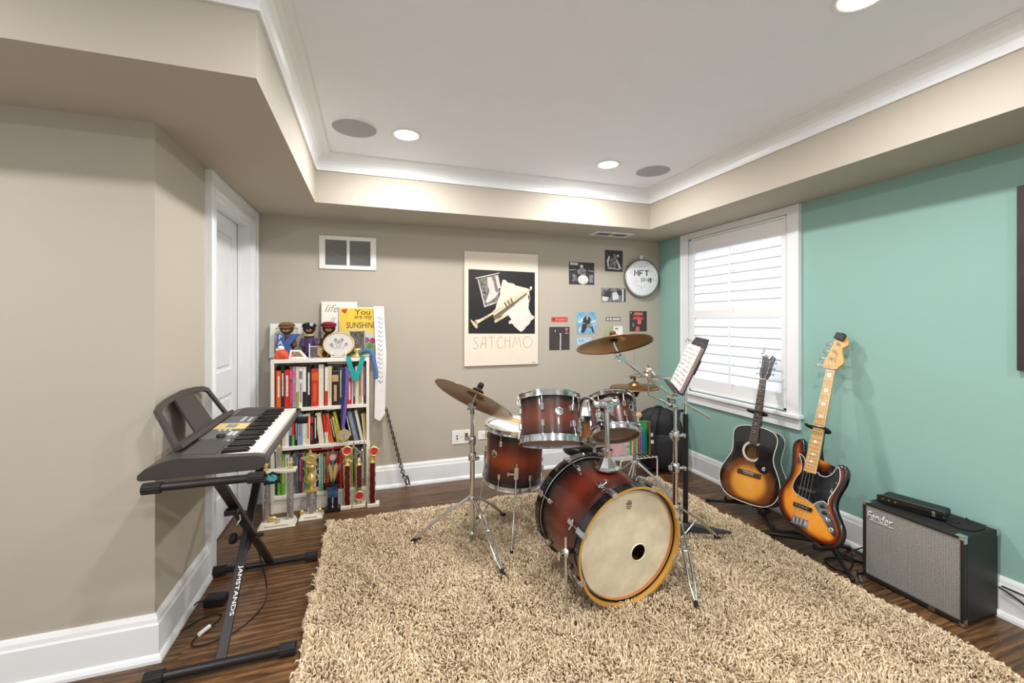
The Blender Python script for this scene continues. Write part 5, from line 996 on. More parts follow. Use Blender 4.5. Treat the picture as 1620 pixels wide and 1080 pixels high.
# canvas, sunshine sign
t = thing('word_canvas', 'white canvas lettered life is leaning behind the maroon bear', 'canvas', FR(-.235, 3.485, ZTOP+.0, 4)); MB().box((-.128, 0, -.01), (.128, .416, .01), r=.002).build('canvas', 'paper', t); mat('ink_gold', (176, 150, 120), .6); mat('ink_grey', (110, 104, 104), .7)
text('lettering', 'life', 'ink_gold', t, T(-.055, .365, .0102), h=.06, shear=.4); text('lettering', 'is', 'ink_gold', t, T(-.045, .285, .0102), h=.035, shear=.4)
sg = mat('sun_yellow', (226, 190, 60), .6); nt, b = nodes(sg); tc = nt.nodes['Texture Coordinate']; sp_ = nt.nodes.new('ShaderNodeSeparateXYZ'); nt.links.new(tc.outputs['Object'], sp_.inputs[0]); ad = nt.nodes.new('ShaderNodeMath'); ad.operation = 'MULTIPLY_ADD'; ad.inputs[1].default_value = .14; nt.nodes['Noise Texture'].inputs['Scale'].default_value = 14; nt.links.new(nt.nodes['Noise Texture'].outputs[0], ad.inputs[0]); nt.links.new(sp_.outputs[1], ad.inputs[2]); rp = nt.nodes.new('ShaderNodeValToRGB'); e = rp.color_ramp.elements; e[0].position = .14; e[0].color = col(120, 150, 90); e[1].position = .34; e[1].color = col(232, 194, 62); q = rp.color_ramp.elements.new(.2); q.color = col(176, 206, 220); q = rp.color_ramp.elements.new(.27); q.color = col(226, 196, 110); nt.links.new(ad.outputs[0], rp.inputs[0]); nt.links.new(rp.outputs[0], b.inputs['Base Color'])
t = thing('sunshine_sign', 'yellow painted sign reading You are my Sunshine', 'sign', FR(-.098, 3.452, ZTOP, 5)); MB().box((-.138, 0, -.006), (.138, .376, .004), r=.001).build('edge', 'cream', t); MB().box((-.132, .005, .004), (.136, .366, .006)).build('painting', sg, t); mat('sign_brown', (92, 50, 20), .7)
for s, x, y, h in (('You', .03, .338, .042), ('are my', .035, .292, .034), ('SUNSHINE', .022, .236, .045)): text('lettering', s, 'sign_brown', t, T(x, y, .0062), h=h, w={'You': .115, 'are my': .125, 'SUNSHINE': .215}[s], bold=.004)
hx_ = [(0, -.02), (.02, .004), (.019, .015), (.011, .02), (.003, .016), (0, .008), (-.003, .016), (-.011, .02), (-.019, .015), (-.02, .004)]; MB().prism(hx_, .0062, .007, 0, T(-.098, .343, 0) @ RZ(15)).build('heart', mat('heart_red', (196, 52, 34), .6), t)
for x, y, c in ((.105, .115, (176, 50, 86)), (.06, .12, (150, 90, 120)), (.085, .075, (90, 140, 60))): MB().lathe([(0, .0008), (.022, .0008)], 16, M=T(x, y, .0062)).build('flower', mat('fl_%d' % c[0], c, .7, var=.4, scale=60), t)
# embroidery hoop on an easel, wooden disc
t = thing('embroidery_hoop', 'oval embroidered hoop on a white easel on the bookcase', 'hoop', FR(-.23, 3.345, ZTOP, 10)); EO = T(0, .098, 0) @ Matrix.Diagonal((1.22, 1, 1, 1)); MB().torus((0, 0, 0), .085, .005, 48, 8, M=EO).build('hoop_ring', mat('hoop_wood', (206, 178, 130), .5), t); MB().lathe([(0, 0), (.084, 0)], 48, M=EO).build('cloth', mat('linen', (206, 202, 196), .9, var=.06, scale=200), t)
m = MB()
for x, y in ((-.05, .095), (-.022, .13), (.022, .13), (.05, .097), (0, .115)): m.torus((x, y, .002), .008, .0022, 12, 5); m.tube([(x, y-.008, .002), (x*.5, .065, .002)], .0011, 4)
m.build('stitching', 'ink_grey', t)
MB().tube([(-.05, .0, .012), (-.045, .06, -.006)], .004, 6).tube([(.05, 0, .012), (.045, .06, -.006)], .004, 6).tube([(-.05, .006, .012), (.05, .006, .012)], .004, 6).tube([(-.05, .012, .02), (-.05, .028, .022)], .003, 6).tube([(.05, .012, .02), (.05, .028, .022)], .003, 6).tube([(0, .05, -.008), (0, 0, -.05)], .004, 6).build('easel', 'white', t)
t = thing('wooden_disc', 'round tan wooden plaque behind the embroidery hoop', 'plaque', FR(-.335, 3.385, ZTOP, 12)); MB().cyl((0, .065, -.006), (0, .065, .006), .064, n=32).build('disc', mat('disc_wood', (204, 156, 92), .5, var=.12), t)
for x, y in ((-.02, .06), (0, .045), (.02, .07), (-.03, .085)): MB().cyl((x, y, .006), (x, y, .008), .007, n=10).build('painted_dot', 'white' if x < 0 else 'black', t)
t = thing('crystal_trophy', 'small gold trophy with a photo plate before the sunshine sign', 'trophy', FR(-.105, 3.385, ZTOP)); MB().lathe([(0, 0), (.045, 0), (.045, .012), (.02, .02), (.014, .03), (.03, .045), (.034, .06), (0, .062)], 20, M=frame((0, 0, 0), (1, 0, 0), (0, 0, -1)) ).build('cup_base', 'gold', t); MB().box((-.045, .06, -.006), (.05, .19, .006), r=.002).build('plate', mat('photo_grey', (96, 90, 84), .3, var=.7, scale=50), t); MB().tube([(-.048, .055, 0), (-.048, .195, 0)], .005, 6).tube([(.053, .055, 0), (.053, .195, 0)], .005, 6).build('side_rods', 'chrome', t)
# ribbons and medals
def strip(m, pts, w, th=.0012, mi=0):    # ribbon of width w along x
    v = []; f = []
    for p in pts: v += [(p[0]-w/2, p[1], p[2]), (p[0]+w/2, p[1], p[2]), (p[0]+w/2, p[1]-th, p[2]), (p[0]-w/2, p[1]-th, p[2])]
    k = len(pts); f = [(0, 1, 2, 3), (4*k-1, 4*k-2, 4*k-3, 4*k-4)]+[(i*4+j, i*4+(j+1) % 4, i*4+4+(j+1) % 4, i*4+4+j) for i in range(k-1) for j in range(4)]
    return m.add(v, f, mi)
mat('ribbon_teal', (24, 158, 152), .45, var=.1, scale=40); mat('ribbon_purple', (108, 84, 160), .45, var=.15, scale=40); mat('ribbon_navy', (44, 44, 86), .45); mat('ribbon_mauve', (150, 96, 104), .5)
t = thing('medal', 'gold medal with a teal ribbon hanging over the bookcase top', 'medal', (0, 0, 0), 'medals on ribbons'); yf = BY0-.006
strip(MB(), [(-.158, 3.36, BZ+.004), (-.158, 3.30, BZ+.006), (-.16, yf, BZ+.002), (-.15, yf-.003, 1.02), (-.125, yf-.004, .945), (-.114, yf-.004, .905)], .034).build('ribbon', 'ribbon_teal', t); strip(MB(), [(-.062, 3.36, BZ+.004), (-.062, 3.30, BZ+.006), (-.062, yf-.003, BZ+.002), (-.075, yf-.006, 1.02), (-.10, yf-.007, .945), (-.112, yf-.007, .905)], .034).build('ribbon', 'ribbon_teal', t); MB().cyl((-.11, 3.325, BZ+.002), (-.11, 3.325, BZ+.007), .03, n=24).build('medal_disc', 'gold', t); MB().torus((-.113, yf-.006, .902), .008, .0022, 16, 6, M=None).build('ribbon_ring', 'steel', t)
t = thing('medal', 'round silver-gold medal on a purple ribbon in front of the middle shelf', 'medal', (0, 0, 0), 'medals on ribbons')
strip(MB(), [(-.178, 3.33, 1.0), (-.185, yf, .98), (-.19, yf-.004, .85), (-.20, yf-.005, .70), (-.203, yf-.006, .565)], .02).build('ribbon', 'ribbon_navy', t); strip(MB(), [(-.162, 3.33, 1.02), (-.166, yf-.003, 1.0), (-.17, yf-.008, .85), (-.182, yf-.009, .70), (-.196, yf-.01, .565)], .022).build('ribbon', 'ribbon_purple', t)
md = MB().cyl((-.19, yf-.006, .515), (-.19, yf-.012, .515), .042, n=32).cyl((-.19, yf-.007, .565), (-.19, yf-.011, .565), .009, n=12).build('medal_disc', 'gold', t); MB().cyl((-.19, yf-.012, .518), (-.19, yf-.0125, .518), .032, n=28).build('medal_face', mat('medal_silver', (206, 200, 190), .3, .7, var=.3, scale=60), md)
t = thing('ribbon_bundle', 'mauve ribbons hanging down the right side of the bookcase', 'ribbon', (BX1, 3.36, BZ))
for k in range(3): MB().box((.001+k*.003, -.05+k*.018, -.62+.08*k), (.0025+k*.003, -.03+k*.018, .0)).box((-.04, -.05+k*.018, .0), (.0025+k*.003, -.03+k*.018, .0015)).build('ribbon', 'ribbon_mauve', t)
o = MB().tube(spline([(-.09, 3.36, BZ+.02), (-.04, 3.33, BZ+.045), (.0, 3.31, BZ+.035), (.02, 3.30, 1.02), (.03, 3.30, .96), (.03, 3.30, .91)], 6, False), [.008, .012, .014]+[.017]*25+[.018, .017, .014], 12).build('garland', mat('blue_fluff', (84, 116, 168), .95, var=.35, scale=120, bump=.8)); tag(o, 'fluffy blue garland draped over the bookcase corner', 'garland')
t = thing('award_sash', 'long white lettered sash hanging beside the bookcase', 'sash', (0, 0, 0)); pts = [(.052, 3.455, 1.455), (.056, 3.45, 1.35), (.064, 3.44, 1.2), (.07, 3.43, 1.05), (.066, 3.42, .9), (.062, 3.42, .75), (.06, 3.42, .64)]
strip(MB(), [tuple(p) for p in spline(pts, 4, False)], .078, .0015).build('cloth', mat('satin_white', (236, 234, 232), .4, var=.04), t); MB().prism([(-.039, 0), (.039, 0), (.039, -.02), (.0, -.075), (-.039, -.05)], 0, .0015, 0, frame((.06, 3.42, .641), (1, 0, 0), (0, 0, 1))).build('pointed_end', 'satin_white', t)
m = MB()
for k in range(15): z = 1.36-k*.035; x = .062; y = 3.449-.02*(1.36-z)/.3; m.tube(spline([(x-.02, y, z+.008*random.uniform(-1, 1)), (x-.006, y, z+.012), (x+.004, y, z-.01), (x+.02, y, z+.008)], 3, False), .002, 4)
m.build('script_lettering', 'ink_grey', t)
# baton with black braided cord leaning on the wall
t = thing('corded_stick', 'thin metal stick wrapped in black braided cord leaning on the wall', 'stick', (.267, 3.44, 0)); p0 = Vector((0, 0, .002)); p1 = Vector((-.16, .062, .655))
MB().tube([p0, p1], .0045, 8).build('stick', 'steel', t); ax = (p1-p0).normalized(); sd = ax.cross(Vector((0, 1, 0))).normalized(); fd = ax.cross(sd)
for s in (0, PI): MB().tube([p0+ax*(.10+.56*k/110)+(sd*math.cos(k*.35+s)+fd*math.sin(k*.35+s))*(.011-.004*k/110 if k > 20 else .013) for k in range(111)], .0038, 5).build('braid', 'black', t)
MB().tube(spline([p0+ax*.12, p0+ax*.09-sd*.02-fd*.01, p0+ax*.05-sd*.028-fd*.014, p0+ax*.03-sd*.012-fd*.014, p0+ax*.07-sd*.008-fd*.012, p0+ax*.1-sd*.03-fd*.01, p0+ax*.02-sd*.03-fd*.01], 6, False), .004, 6).build('tassel', 'black', t)
# ================================================================ trophies on the floor
pm = mat('prism_silver', (196, 192, 188), .25, .7, var=.5, scale=120); mat('marble', (232, 224, 206), .3, var=.06); mat('col_maroon', (96, 24, 42), .35, .3, var=.15); mat('disc_red', (196, 50, 66), .4, var=.35, scale=90)
mat('plate_tan', (212, 196, 158), .4)
def stepbase(t, x0, x1, y0, y1, h, m='marble'): MB().add([(x0,y0,0),(x1,y0,0),(x1,y1,0),(x0,y1,0),(x0+.014,y0+.012,h),(x1-.014,y0+.012,h),(x1-.014,y1-.012,h),(x0+.014,y1-.012,h)], [(0,3,2,1),(4,5,6,7),(0,1,5,4),(1,2,6,5),(2,3,7,6),(3,0,4,7)]).build('base', m, t)
def star(R, r, n=5): return [((R if k % 2 == 0 else r)*math.sin(PI*k/n), (R if k % 2 == 0 else r)*math.cos(PI*k/n)) for k in range(2*n)][::-1]
FX = frame((0, 0, 0), (1, 0, 0), (0, 0, 1))
t = thing('trophy', 'two-column white trophy with a dark splash sign, leftmost of the row', 'trophy', (-.585, 3.12, 0), 'trophies on the floor'); stepbase(t, -.11, .11, -.06, .05, .03); MB().box((-.07, -.0555, .008), (.07, -.05, .02)).build('name_plate', 'plate_tan', t)
for x in (-.07, .072): MB().cyl((x, 0, .03), (x, 0, .345), .021, n=20).build('column', pm, t)
MB().box((-.105, -.035, .345), (.11, .04, .362), r=.003).build('top_slab', 'marble', t); MB().cyl((.0, .035, .362), (.0, .035, .50), .019, n=18).build('upper_column', pm, t)
for x, z in ((-.07, .362), (.075, .362), (0, .50)): MB().lathe([(0, 0), (.014, 0), (.008, .008), (.005, .02), (.012, .03), (.006, .045), (0, .05)], 12, M=T(x, .0 if z < .4 else .035, z)).tube([(x-.02, 0 if z < .4 else .035, z+.045), (x, 0 if z < .4 else .035, z+.03), (x+.02, 0 if z < .4 else .035, z+.045)], .004, 6).build('figure', 'gold', t)
sgn = MB().prism([(-.048, -.035), (.05, -.04), (.046, -.01), (.055, .02), (.03, .03), (.01, .044), (-.015, .032), (-.045, .036), (-.05, .0)], 0, .004, 0, frame((-.03, -.04, .322), (1, 0, 0), (0, 0, 1)) @ RZ(6)).build('splash_sign', mat('sign_dark', (26, 44, 52), .4), t)
MB().prism(star(.032, .024, 9), .004, .005, 0, frame((-.026, -.04, .325), (1, 0, 0), (0, 0, 1)) @ Matrix.Diagonal((1.2, .8, 1, 1))).build('sign_burst', mat('sign_teal', (96, 190, 200), .4, var=.8, scale=60), sgn)
text('sign_scrawl', '20', 'black', t, frame((.005, -.052, .045), (1, .0, 0), (0, 0, 1)), h=.022, shear=.3)
MB().sphere((-.03, -.02, .05), (.03, .01, .018), n=10).build('base_figure', 'gold', t)
t = thing('trophy', 'gold star trophy on a cream base beside the two-column trophy', 'trophy', (-.392, 3.175, 0), 'trophies on the floor'); stepbase(t, -.075, .075, -.05, .05, .03); MB().box((-.04, -.0465, .008), (.04, -.041, .02)).build('name_plate', 'plate_tan', t); MB().cyl((0, 0, .03), (0, 0, .18), .032, n=24).build('column', pm, t); MB().box((-.045, -.035, .18), (.045, .035, .188)).build('plate', 'gold', t)
MB().lathe([(0, 0), (.022, 0), (.012, .02), (.024, .05), (.032, .085), (.02, .10), (.014, .12), (.026, .15), (.034, .17), (0, .17)], 24, M=T(0, 0, .188)).build('cup', 'gold', t)
for s in (-1, 1): MB().tube(spline([(s*.02, 0, .23), (s*.045, 0, .26), (s*.03, 0, .30), (s*.05, 0, .34)], 5, False), .0045, 6).build('cup_handle', 'gold', t)
st_ = MB().prism(star(.066, .030), -.008, .008, 0, frame((0, -.02, .40), (1, 0, 0), (0, 0, 1)) @ RZ(6)).build('star', 'gold', t); MB().torus((0, 0, 0), .025, .003, 20, 6, M=frame((0, -.029, .40), (1, 0, 0), (0, 0, 1))).build('star_ring', 'gold', st_)
for s in (-1, 1): MB().sphere((s*.055, -.02, .045), (.015, .012, .018), n=10).build('base_figure', 'gold', t)
t = thing('trophy', 'black 2018 column trophy with a fan-shaped silver top', 'trophy', (-.26, 3.235, 0), 'trophies on the floor'); MB().box((-.052, -.035, 0), (.052, .035, .022), r=.002).build('base', 'gloss_black', t); MB().box((-.033, -.024, .022), (.033, .024, .178)).build('column', mat('print_blue', (58, 88, 130), .35, var=.9, scale=26), t); MB().box((-.032, -.0246, .022), (.032, -.024, .10)).build('column_panel', 'black', t); MB().box((-.045, -.034, .178), (.045, .034, .19), r=.002).build('cap', 'gloss_black', t)
for k, ch in enumerate('2018'): text('lettering', ch, 'white', t, frame((0, -.0247, .092-k*.019), (1, 0, 0), (0, 0, 1)), h=.016)
for a in (-34, -17, 0, 17, 34): MB().prism([(-.006, 0), (.006, 0), (.012, .12), (0, .145), (-.012, .12)], -.003, .003, 0, frame((0, -.004 if a % 34 else 0, .195), (1, 0, 0), (0, 0, 1)) @ RZ(-a*.55)).build('fan_blade', 'gold' if a % 34 else 'steel', t)
MB().prism([(0, -.05), (.036, 0), (0, .052), (-.036, 0)], .0, .006, 0, frame((0, -.008, .385), (1, 0, 0), (0, 0, 1))).build('diamond_plaque', 'chrome', t); MB().cyl((0, -.0145, .38), (0, -.0165, .38), .021, n=20).build('plaque_photo', mat('photo_skin', (206, 170, 160), .5, var=.3, scale=60), t)
def maroon(label, x, y, z0, z1, disc, base, topm):
    t = thing('trophy', label, 'trophy', (x, y, 0), 'trophies on the floor'); MB().box((base[0], -.035, 0), (base[1], .035, .022), r=.003).build('base', 'marble', t)
    MB().box((-.021, -.016, z0), (.021, .016, z1)).build('column', 'col_maroon', t)
    for s in (-1, 1): MB().tube([(s*.02+.002*math.sin(k*1.2), -.0165, z0+(z1-z0)*k/24) for k in range(25)], .0035, 6).build('gold_edge', 'gold', t)
    MB().lathe([(.024, 0), (.024, .006), (.012, .014), (.016, .03), (.008, .05), (0, .052)], 18, M=T(0, 0, z1)).build('riser', 'gold', t)
    if z0 > .1: MB().lathe([(.02, 0), (.014, .02), (.01, .05), (.016, z0-.024), (.024, z0-.022)], 16, M=T(0, 0, .022)).build('lower_riser', 'gold', t)
    dx, dz = disc; dd = MB().torus((0, 0, 0), .03, .006, 28, 8, M=frame((dx, -.026, dz), (1, 0, 0), (0, 0, 1))).build('disc_rim', 'gold', t); MB().cyl((dx, -.024, dz), (dx, -.029, dz), .028, n=28).build('disc_face', 'disc_red', dd)
    if topm == 'heart': MB().tube(spline([(0, 0, z1+.04), (.012, 0, z1+.08), (-.02, 0, z1+.115), (-.042, 0, z1+.145), (-.03, 0, z1+.165), (-.012, 0, z1+.15), (0, 0, z1+.155), (.014, 0, z1+.165)], 5, False), .0055, 8).sphere((.02, 0, z1+.10), .011, n=10).tube(spline([(-.05, 0, z1+.05), (.0, 0, z1+.085), (.03, 0, z1+.11), (.034, 0, z1+.17)], 5, False), .0048, 8).build('dancer_figure', 'chrome', t)
    else: MB().prism(star(.045, .03, 5), -.005, .005, 0, frame((dx, -.012, dz), (1, 0, 0), (0, 0, 1))).tube([(-.03, 0, z1+.02), (0, 0, z1+.055), (.03, 0, z1+.02)], .006, 8).tube([(0, 0, z1+.04), (dx, -.01, dz-.03)], .008, 8).build('eagle_top', 'gold', t)
maroon('maroon column trophy with a red disc, nearest the black 2018 trophy', -.166, 3.245, .022, .305, (.0, .415), (-.045, .03), 'eagle'); maroon('short maroon trophy with a silver dancer and a low red disc', -.086, 3.245, .145, .30, (.002, .085), (-.045, .045), 'heart'); maroon('maroon column trophy with a red disc, rightmost of the row', .004, 3.225, .022, .315, (.012, .40), (-.035, .05), 'eagle')
# ================================================================ wall art
mat('poster_cream', (232, 220, 202), .55, var=.02); mat('photo_black', (34, 32, 34), .35, var=.25, scale=6); mat('grey_mid', (120, 116, 112), .5, var=.7, scale=40); mat('grey_light', (214, 206, 198), .5, var=.1); mat('brass_light', (222, 206, 172), .35, var=.25, scale=20); mat('brass_shade', (120, 104, 78), .4); mat('linen_white', (228, 216, 208), .6, var=.08, scale=14)
po_ = thing('trumpet_poster', 'large cream poster lettered SATCHMO with a trumpet photograph', 'poster', BACKW(1.0835, 1.4455)); PW2, PH2 = .3365, .4915
MB().box((-PW2, -PH2, .002), (PW2, PH2, .018), r=.002).build('board', ['poster_cream'], po_)
def px_(x, y): return ((x-48)/(665-48)*2*PW2-PW2, PH2-(y-(65+(x-48)*.045))/((1025-65)-(x-48)*.09)*2*PH2)   # position measured on the poster
def flat(name, pts, z, m, par=po_, sm=True): return MB().prism([px_(*p) for p in pts][::-1], z, z+.0003, 0).build(name, m, par)
ph_ = flat('photograph', [(80, 217), (637, 240), (637, 748), (80, 752)], .018, 'photo_black')
flat('snapshot', [(150, 300), (330, 258), (345, 372), (205, 530)][:0] or [(155, 300), (297, 262), (340, 420), (310, 495), (208, 528)], .0183, 'grey_mid', ph_); flat('snapshot_edge', [(135, 288), (332, 244), (333, 251), (137, 297)], .0186, 'grey_light', ph_); flat('snapshot_side', [(293, 268), (322, 264), (343, 370), (320, 378)], .0186, 'grey_light', ph_); flat('snapshot_rim', [(152, 300), (160, 298), (215, 520), (305, 488), (306, 497), (208, 532)], .0187, 'grey_light', ph_)
flat('snapshot_figure', [(232, 285), (265, 278), (285, 330), (300, 400), (325, 410), (300, 450), (230, 500), (222, 480), (250, 400), (235, 350)], .0188, 'grey_light', ph_)
sh_ = flat('sheet_music', [(360, 303), (385, 305), (400, 325), (455, 335), (465, 348), (580, 375), (590, 420), (400, 590), (290, 620), (275, 570), (300, 545)], .0183, 'poster_cream', ph_)
for k in range(9): flat('stave', [(365-k*8, 340+k*22), (560-k*14, 392+k*20), (560-k*14, 395+k*20), (365-k*8, 343+k*22)], .0186, 'brass_light', sh_)
flat('cloth', [(570, 410), (585, 480), (580, 540), (605, 590), (632, 605), (628, 622), (600, 640), (590, 665), (560, 690), (535, 722), (512, 732), (490, 715), (460, 690), (440, 665), (410, 668), (412, 645), (435, 632), (400, 590), (470, 500)], .0189, 'linen_white', ph_)
flat('trumpet_bell', [(95, 628), (104, 640), (130, 655), (155, 683), (150, 708), (138, 705), (118, 680), (100, 650)], .0195, 'brass_light', ph_); flat('trumpet_flare', [(130, 640), (175, 630), (260, 582), (600, 372), (608, 384), (275, 592), (190, 645), (150, 672)], .0193, 'brass_light', ph_)
flat('trumpet_lead_pipe', [(280, 605), (565, 410), (572, 420), (300, 640), (282, 622)], .0191, 'brass_shade', ph_); flat('trumpet_slide', [(290, 640), (395, 585), (400, 600), (310, 655), (295, 662)], .0195, 'brass_light', ph_); MB().cyl((*px_(602, 368), .019), (*px_(602, 368), .0205), .0125, n=16).build('mouthpiece', 'linen_white', ph_)
for k in range(3): flat('valve', [(365+k*28, 490-k*16), (378+k*28, 484-k*16), (415+k*22, 545-k*14), (402+k*22, 552-k*14)], .0197, 'brass_shade', ph_); flat('valve_cap', [(358+k*28, 485-k*16), (380+k*28, 474-k*16), (386+k*28, 482-k*16), (364+k*28, 494-k*16)], .0199, 'brass_light', ph_)
MB().torus((0, 0, 0), .022, .003, 20, 6, M=T(*px_(576, 455), .0195) @ Matrix.Diagonal((.8, 1.7, .3, 1))).build('trumpet_ring', 'linen_white', ph_)
# thin deco capitals drawn as strokes
mat('letter_line', (110, 102, 94), .6)
LET = {'S': [[(.9, .95), (.5, 1.0), (.15, .8), (.5, .55), (.85, .3), (.6, .02), (.0, .05)]], 'A': [[(-.1, 0), (.45, .98), (.55, 1), (.85, 1), (.85, 0)], [(.1, .42), (.85, .42)]], 'T': [[(0, 1), (1, 1)], [(.5, 1), (.5, 0)]], 'C': [[(.95, .9), (.55, 1), (.15, .75), (.05, .45), (.25, .1), (.6, 0), (.95, .12)]], 'H': [[(0, 0), (.05, 1)], [(.9, 0), (.85, 1)], [(0, .6), (.9, .6)]], 'M': [[(0, 0), (.25, 1), (.5, .3), (.75, 1), (1, 0)]], 'O': [[(.5+.5*math.cos(2*PI*k/20), .5+.5*math.sin(2*PI*k/20)) for k in range(21)]]}
x = -.262
for ch, w in zip('SATCHMO', (.05, .052, .055, .055, .052, .08, .085)):
    m = MB()
    for st_ in LET[ch]:
        pts = spline(st_, 5, False) if ch in 'SC' else st_; m.tube([(x+w*p[0], -.342+.098*p[1], .0185) for p in pts], .0014, 4)
    m.build('lettering', 'letter_line', po_, label='thin grey capital %s' % ch); x += w+.0185
MB().box((.275, -.478, .018), (.312, -.474, .0185)).build('small_imprint', 'letter_line', po_)
for x, y in ((-.325, .43), (-.325, -.02), (.32, .40)): MB().cyl((x, y, .018), (x, y, .0195), .0035, n=8).build('pin', 'steel', po_)
# small prints
def card(label, x0, x1, z0, z1, base, shapes=(), border=None):
    t = thing('wall_print', label, 'print', BACKW((x0+x1)/2, (z0+z1)/2), 'small prints on the back wall'); w, h = (x1-x0)/2, (z1-z0)/2
    MB().box((-w, -h, .0005), (w, h, .002)).build('sheet', base, t)
    for i, (nm, pts, m) in enumerate(shapes): MB().prism([(a*w, b_*h) for a, b_ in pts], .002+.0002*(i+1), .0022+.0002*(i+1)).build(nm, m, t)
    return t
mat('bw_dark', (58, 58, 62), .4, var=.5, scale=30); mat('bw_mix', (120, 120, 122), .4, var=.9, scale=26); mat('bw_light', (214, 214, 212), .4, var=.12, scale=20); mat('sky_print', (126, 178, 206), .5, var=.3, scale=18); mat('salmon', (216, 110, 100), .5, var=.25, scale=60); mat('red_print', (206, 84, 76), .5); mat('red_dark', (120, 40, 40), .5); mat('tag_grey', (128, 128, 124), .5); mat('sage', (170, 172, 130), .5, var=.15); mat('print_maroon', (66, 58, 62), .5, var=.1)
C_ = lambda cx, cy, r, n=14, ry=None: [(cx+r*math.cos(2*PI*k/n), cy+(ry or r)*math.sin(2*PI*k/n)) for k in range(n)]
card('black and white print of a drummer at a kit, nearest the poster', 1.735, 1.999, 1.681, 1.889, 'bw_dark', (('bass_drum', C_(.1, -.55, .42), 'bw_light'), ('side_drum', [(-.75, -.7), (-.4, -.72), (-.38, -.1), (-.72, -.08)], 'bw_mix'), ('floor_drum', [(.55, -.8), (.9, -.8), (.9, -.1), (.58, -.05)], 'bw_mix'), ('player_torso', [(-.3, -.1), (.3, -.15), (.35, .35), (.1, .5), (-.1, .5), (-.35, .3)], 'bw_mix'), ('player_head', C_(-.02, .64, .13, 12, .17), 'bw_light'), ('title_bar', [(-.92, .74), (-.3, .72), (-.3, .93), (-.92, .95)], 'bw_light'), ('cymbal', [(-.95, .25), (-.5, .3), (-.5, .34), (-.95, .29)], 'bw_light'), ('cymbal', [(.5, .25), (.95, .2), (.95, .24), (.5, .29)], 'bw_light')))
card('dark portrait print high on the wall beside the signed drumhead', 2.115, 2.31, 1.816, 2.02, 'bw_dark', (('arm', [(-.8, .0), (-.55, .5), (-.45, .35), (-.6, -.1), (-.55, -.6), (-.75, -.5)], 'bw_light'), ('torso', [(-.5, -.7), (.2, -.75), (.3, .2), (-.1, .3), (-.45, .1)], 'bw_mix'), ('head', C_(.1, .42, .22, 14, .24), 'bw_mix'), ('sticks', [(.2, .15), (.35, .15), (.85, -.7), (.6, -.75)], 'bw_light'), ('drum_rim', [(-.7, -.75), (.6, -.8), (.6, -.72), (-.7, -.65)], 'bw_light'), ('hand', C_(.45, .5, .12), 'bw_light')))
card('wide black and white print below the dark portrait', 2.074, 2.346, 1.522, 1.657, 'bw_mix', (('dark_patch', [(-.9, -.1), (-.5, .7), (-.1, .5), (-.3, -.4), (-.7, -.6)], 'bw_dark'), ('light_patch', [(-.1, -.8), (.4, -.5), (.3, .5), (-.1, .3)], 'bw_light'), ('dark_patch', [(.2, .5), (.6, .9), (.7, .1), (.45, -.1)], 'bw_dark'), ('light_strip', [(.68, -.9), (.8, -.9), (.8, .9), (.68, .9)], 'bw_light'), ('dark_strip', [(.84, -.9), (.95, -.9), (.95, .9), (.84, .9)], 'bw_dark'), ('light_patch', [(-.95, -.9), (-.5, -.85), (-.4, -.3), (-.9, -.2)], 'bw_light')))
t = card('narrow red strip print above the saxophone print', 1.556, 1.722, 1.332, 1.378, 'red_print', (('round_mark', C_(-.72, 0, .13, 14, .55), 'red_dark'), ('text_bar', [(-.48, -.35), (.85, -.35), (.85, .3), (-.48, .3)], 'salmon')))
card('dark print with one pale curved stem shape', 1.537, 1.741, 1.074, 1.286, 'print_maroon', (('stem', [(.02, -1), (.12, -1), (.14, -.3), (.16, .35), (.08, .48), (-.02, .42), (.06, .3), (.04, -.3)], 'bw_light'), ('flame', C_(-.42, .66, .04, 10, .1), 'bw_light'), ('corner_mark', C_(.7, .8, .15, 12, .1), 'salmon'), ('corner_stem', [(.66, .5), (.74, .5), (.74, .8), (.66, .8)], 'salmon'), ('text_bar', [(.5, .42), (.9, .42), (.9, .46), (.5, .46)], 'bw_light')))
card('blue print of a seated musician in a dark suit', 1.813, 2.019, 1.218, 1.426, 'sky_print', (('cloud', [(-.9, .1), (-.3, .5), (-.4, .2), (-.8, -.05)], 'bw_light'), ('cloud', [(.4, .1), (.95, .3), (.95, .12), (.5, .0)], 'bw_light'), ('trousers', [(-.55, -.85), (-.3, -.9), (.1, -.35), (.5, -.5), (.6, -.9), (.8, -.85), (.6, -.2), (.1, -.05), (-.4, -.1)], 'bw_dark'), ('jacket', [(-.35, .0), (.35, -.1), (.45, .4), (.2, .6), (-.05, .62), (-.35, .35)], 'print_maroon'), ('shirt', [(.02, .3), (.12, .3), (.15, .58), (.02, .6)], 'bw_light'), ('face', C_(.08, .74, .09, 12, .12), mat('print_skin', (196, 150, 110), .5)), ('light_swirl', [(-.8, -.6), (-.6, -.2), (-.55, -.6), (-.75, -.9)], 'bw_light'), ('drum', C_(.3, -.25, .3, 16, .16), 'bw_mix')))
card('small grey strip print with pale round marks', 2.122, 2.289, 1.338, 1.38, 'tag_grey', (('dot', C_(-.72, 0, .12, 12, .5), 'bw_light'), ('dot', C_(-.35, 0, .12, 12, .5), 'bw_light'), ('text_bar', [(-.1, -.35), (.85, -.3), (.85, .3), (-.1, .35)], 'bw_light')))
card('half sage, half white print partly hidden by the crash cymbal', 2.101, 2.31, 1.16, 1.29, 'white', (('sage_half', [(-1, -1), (.03, -1), (.03, 1), (-1, 1)], 'sage'), ('small_mark', [(.18, .5), (.5, .5), (.5, .75), (.18, .75)], 'tag_grey')))
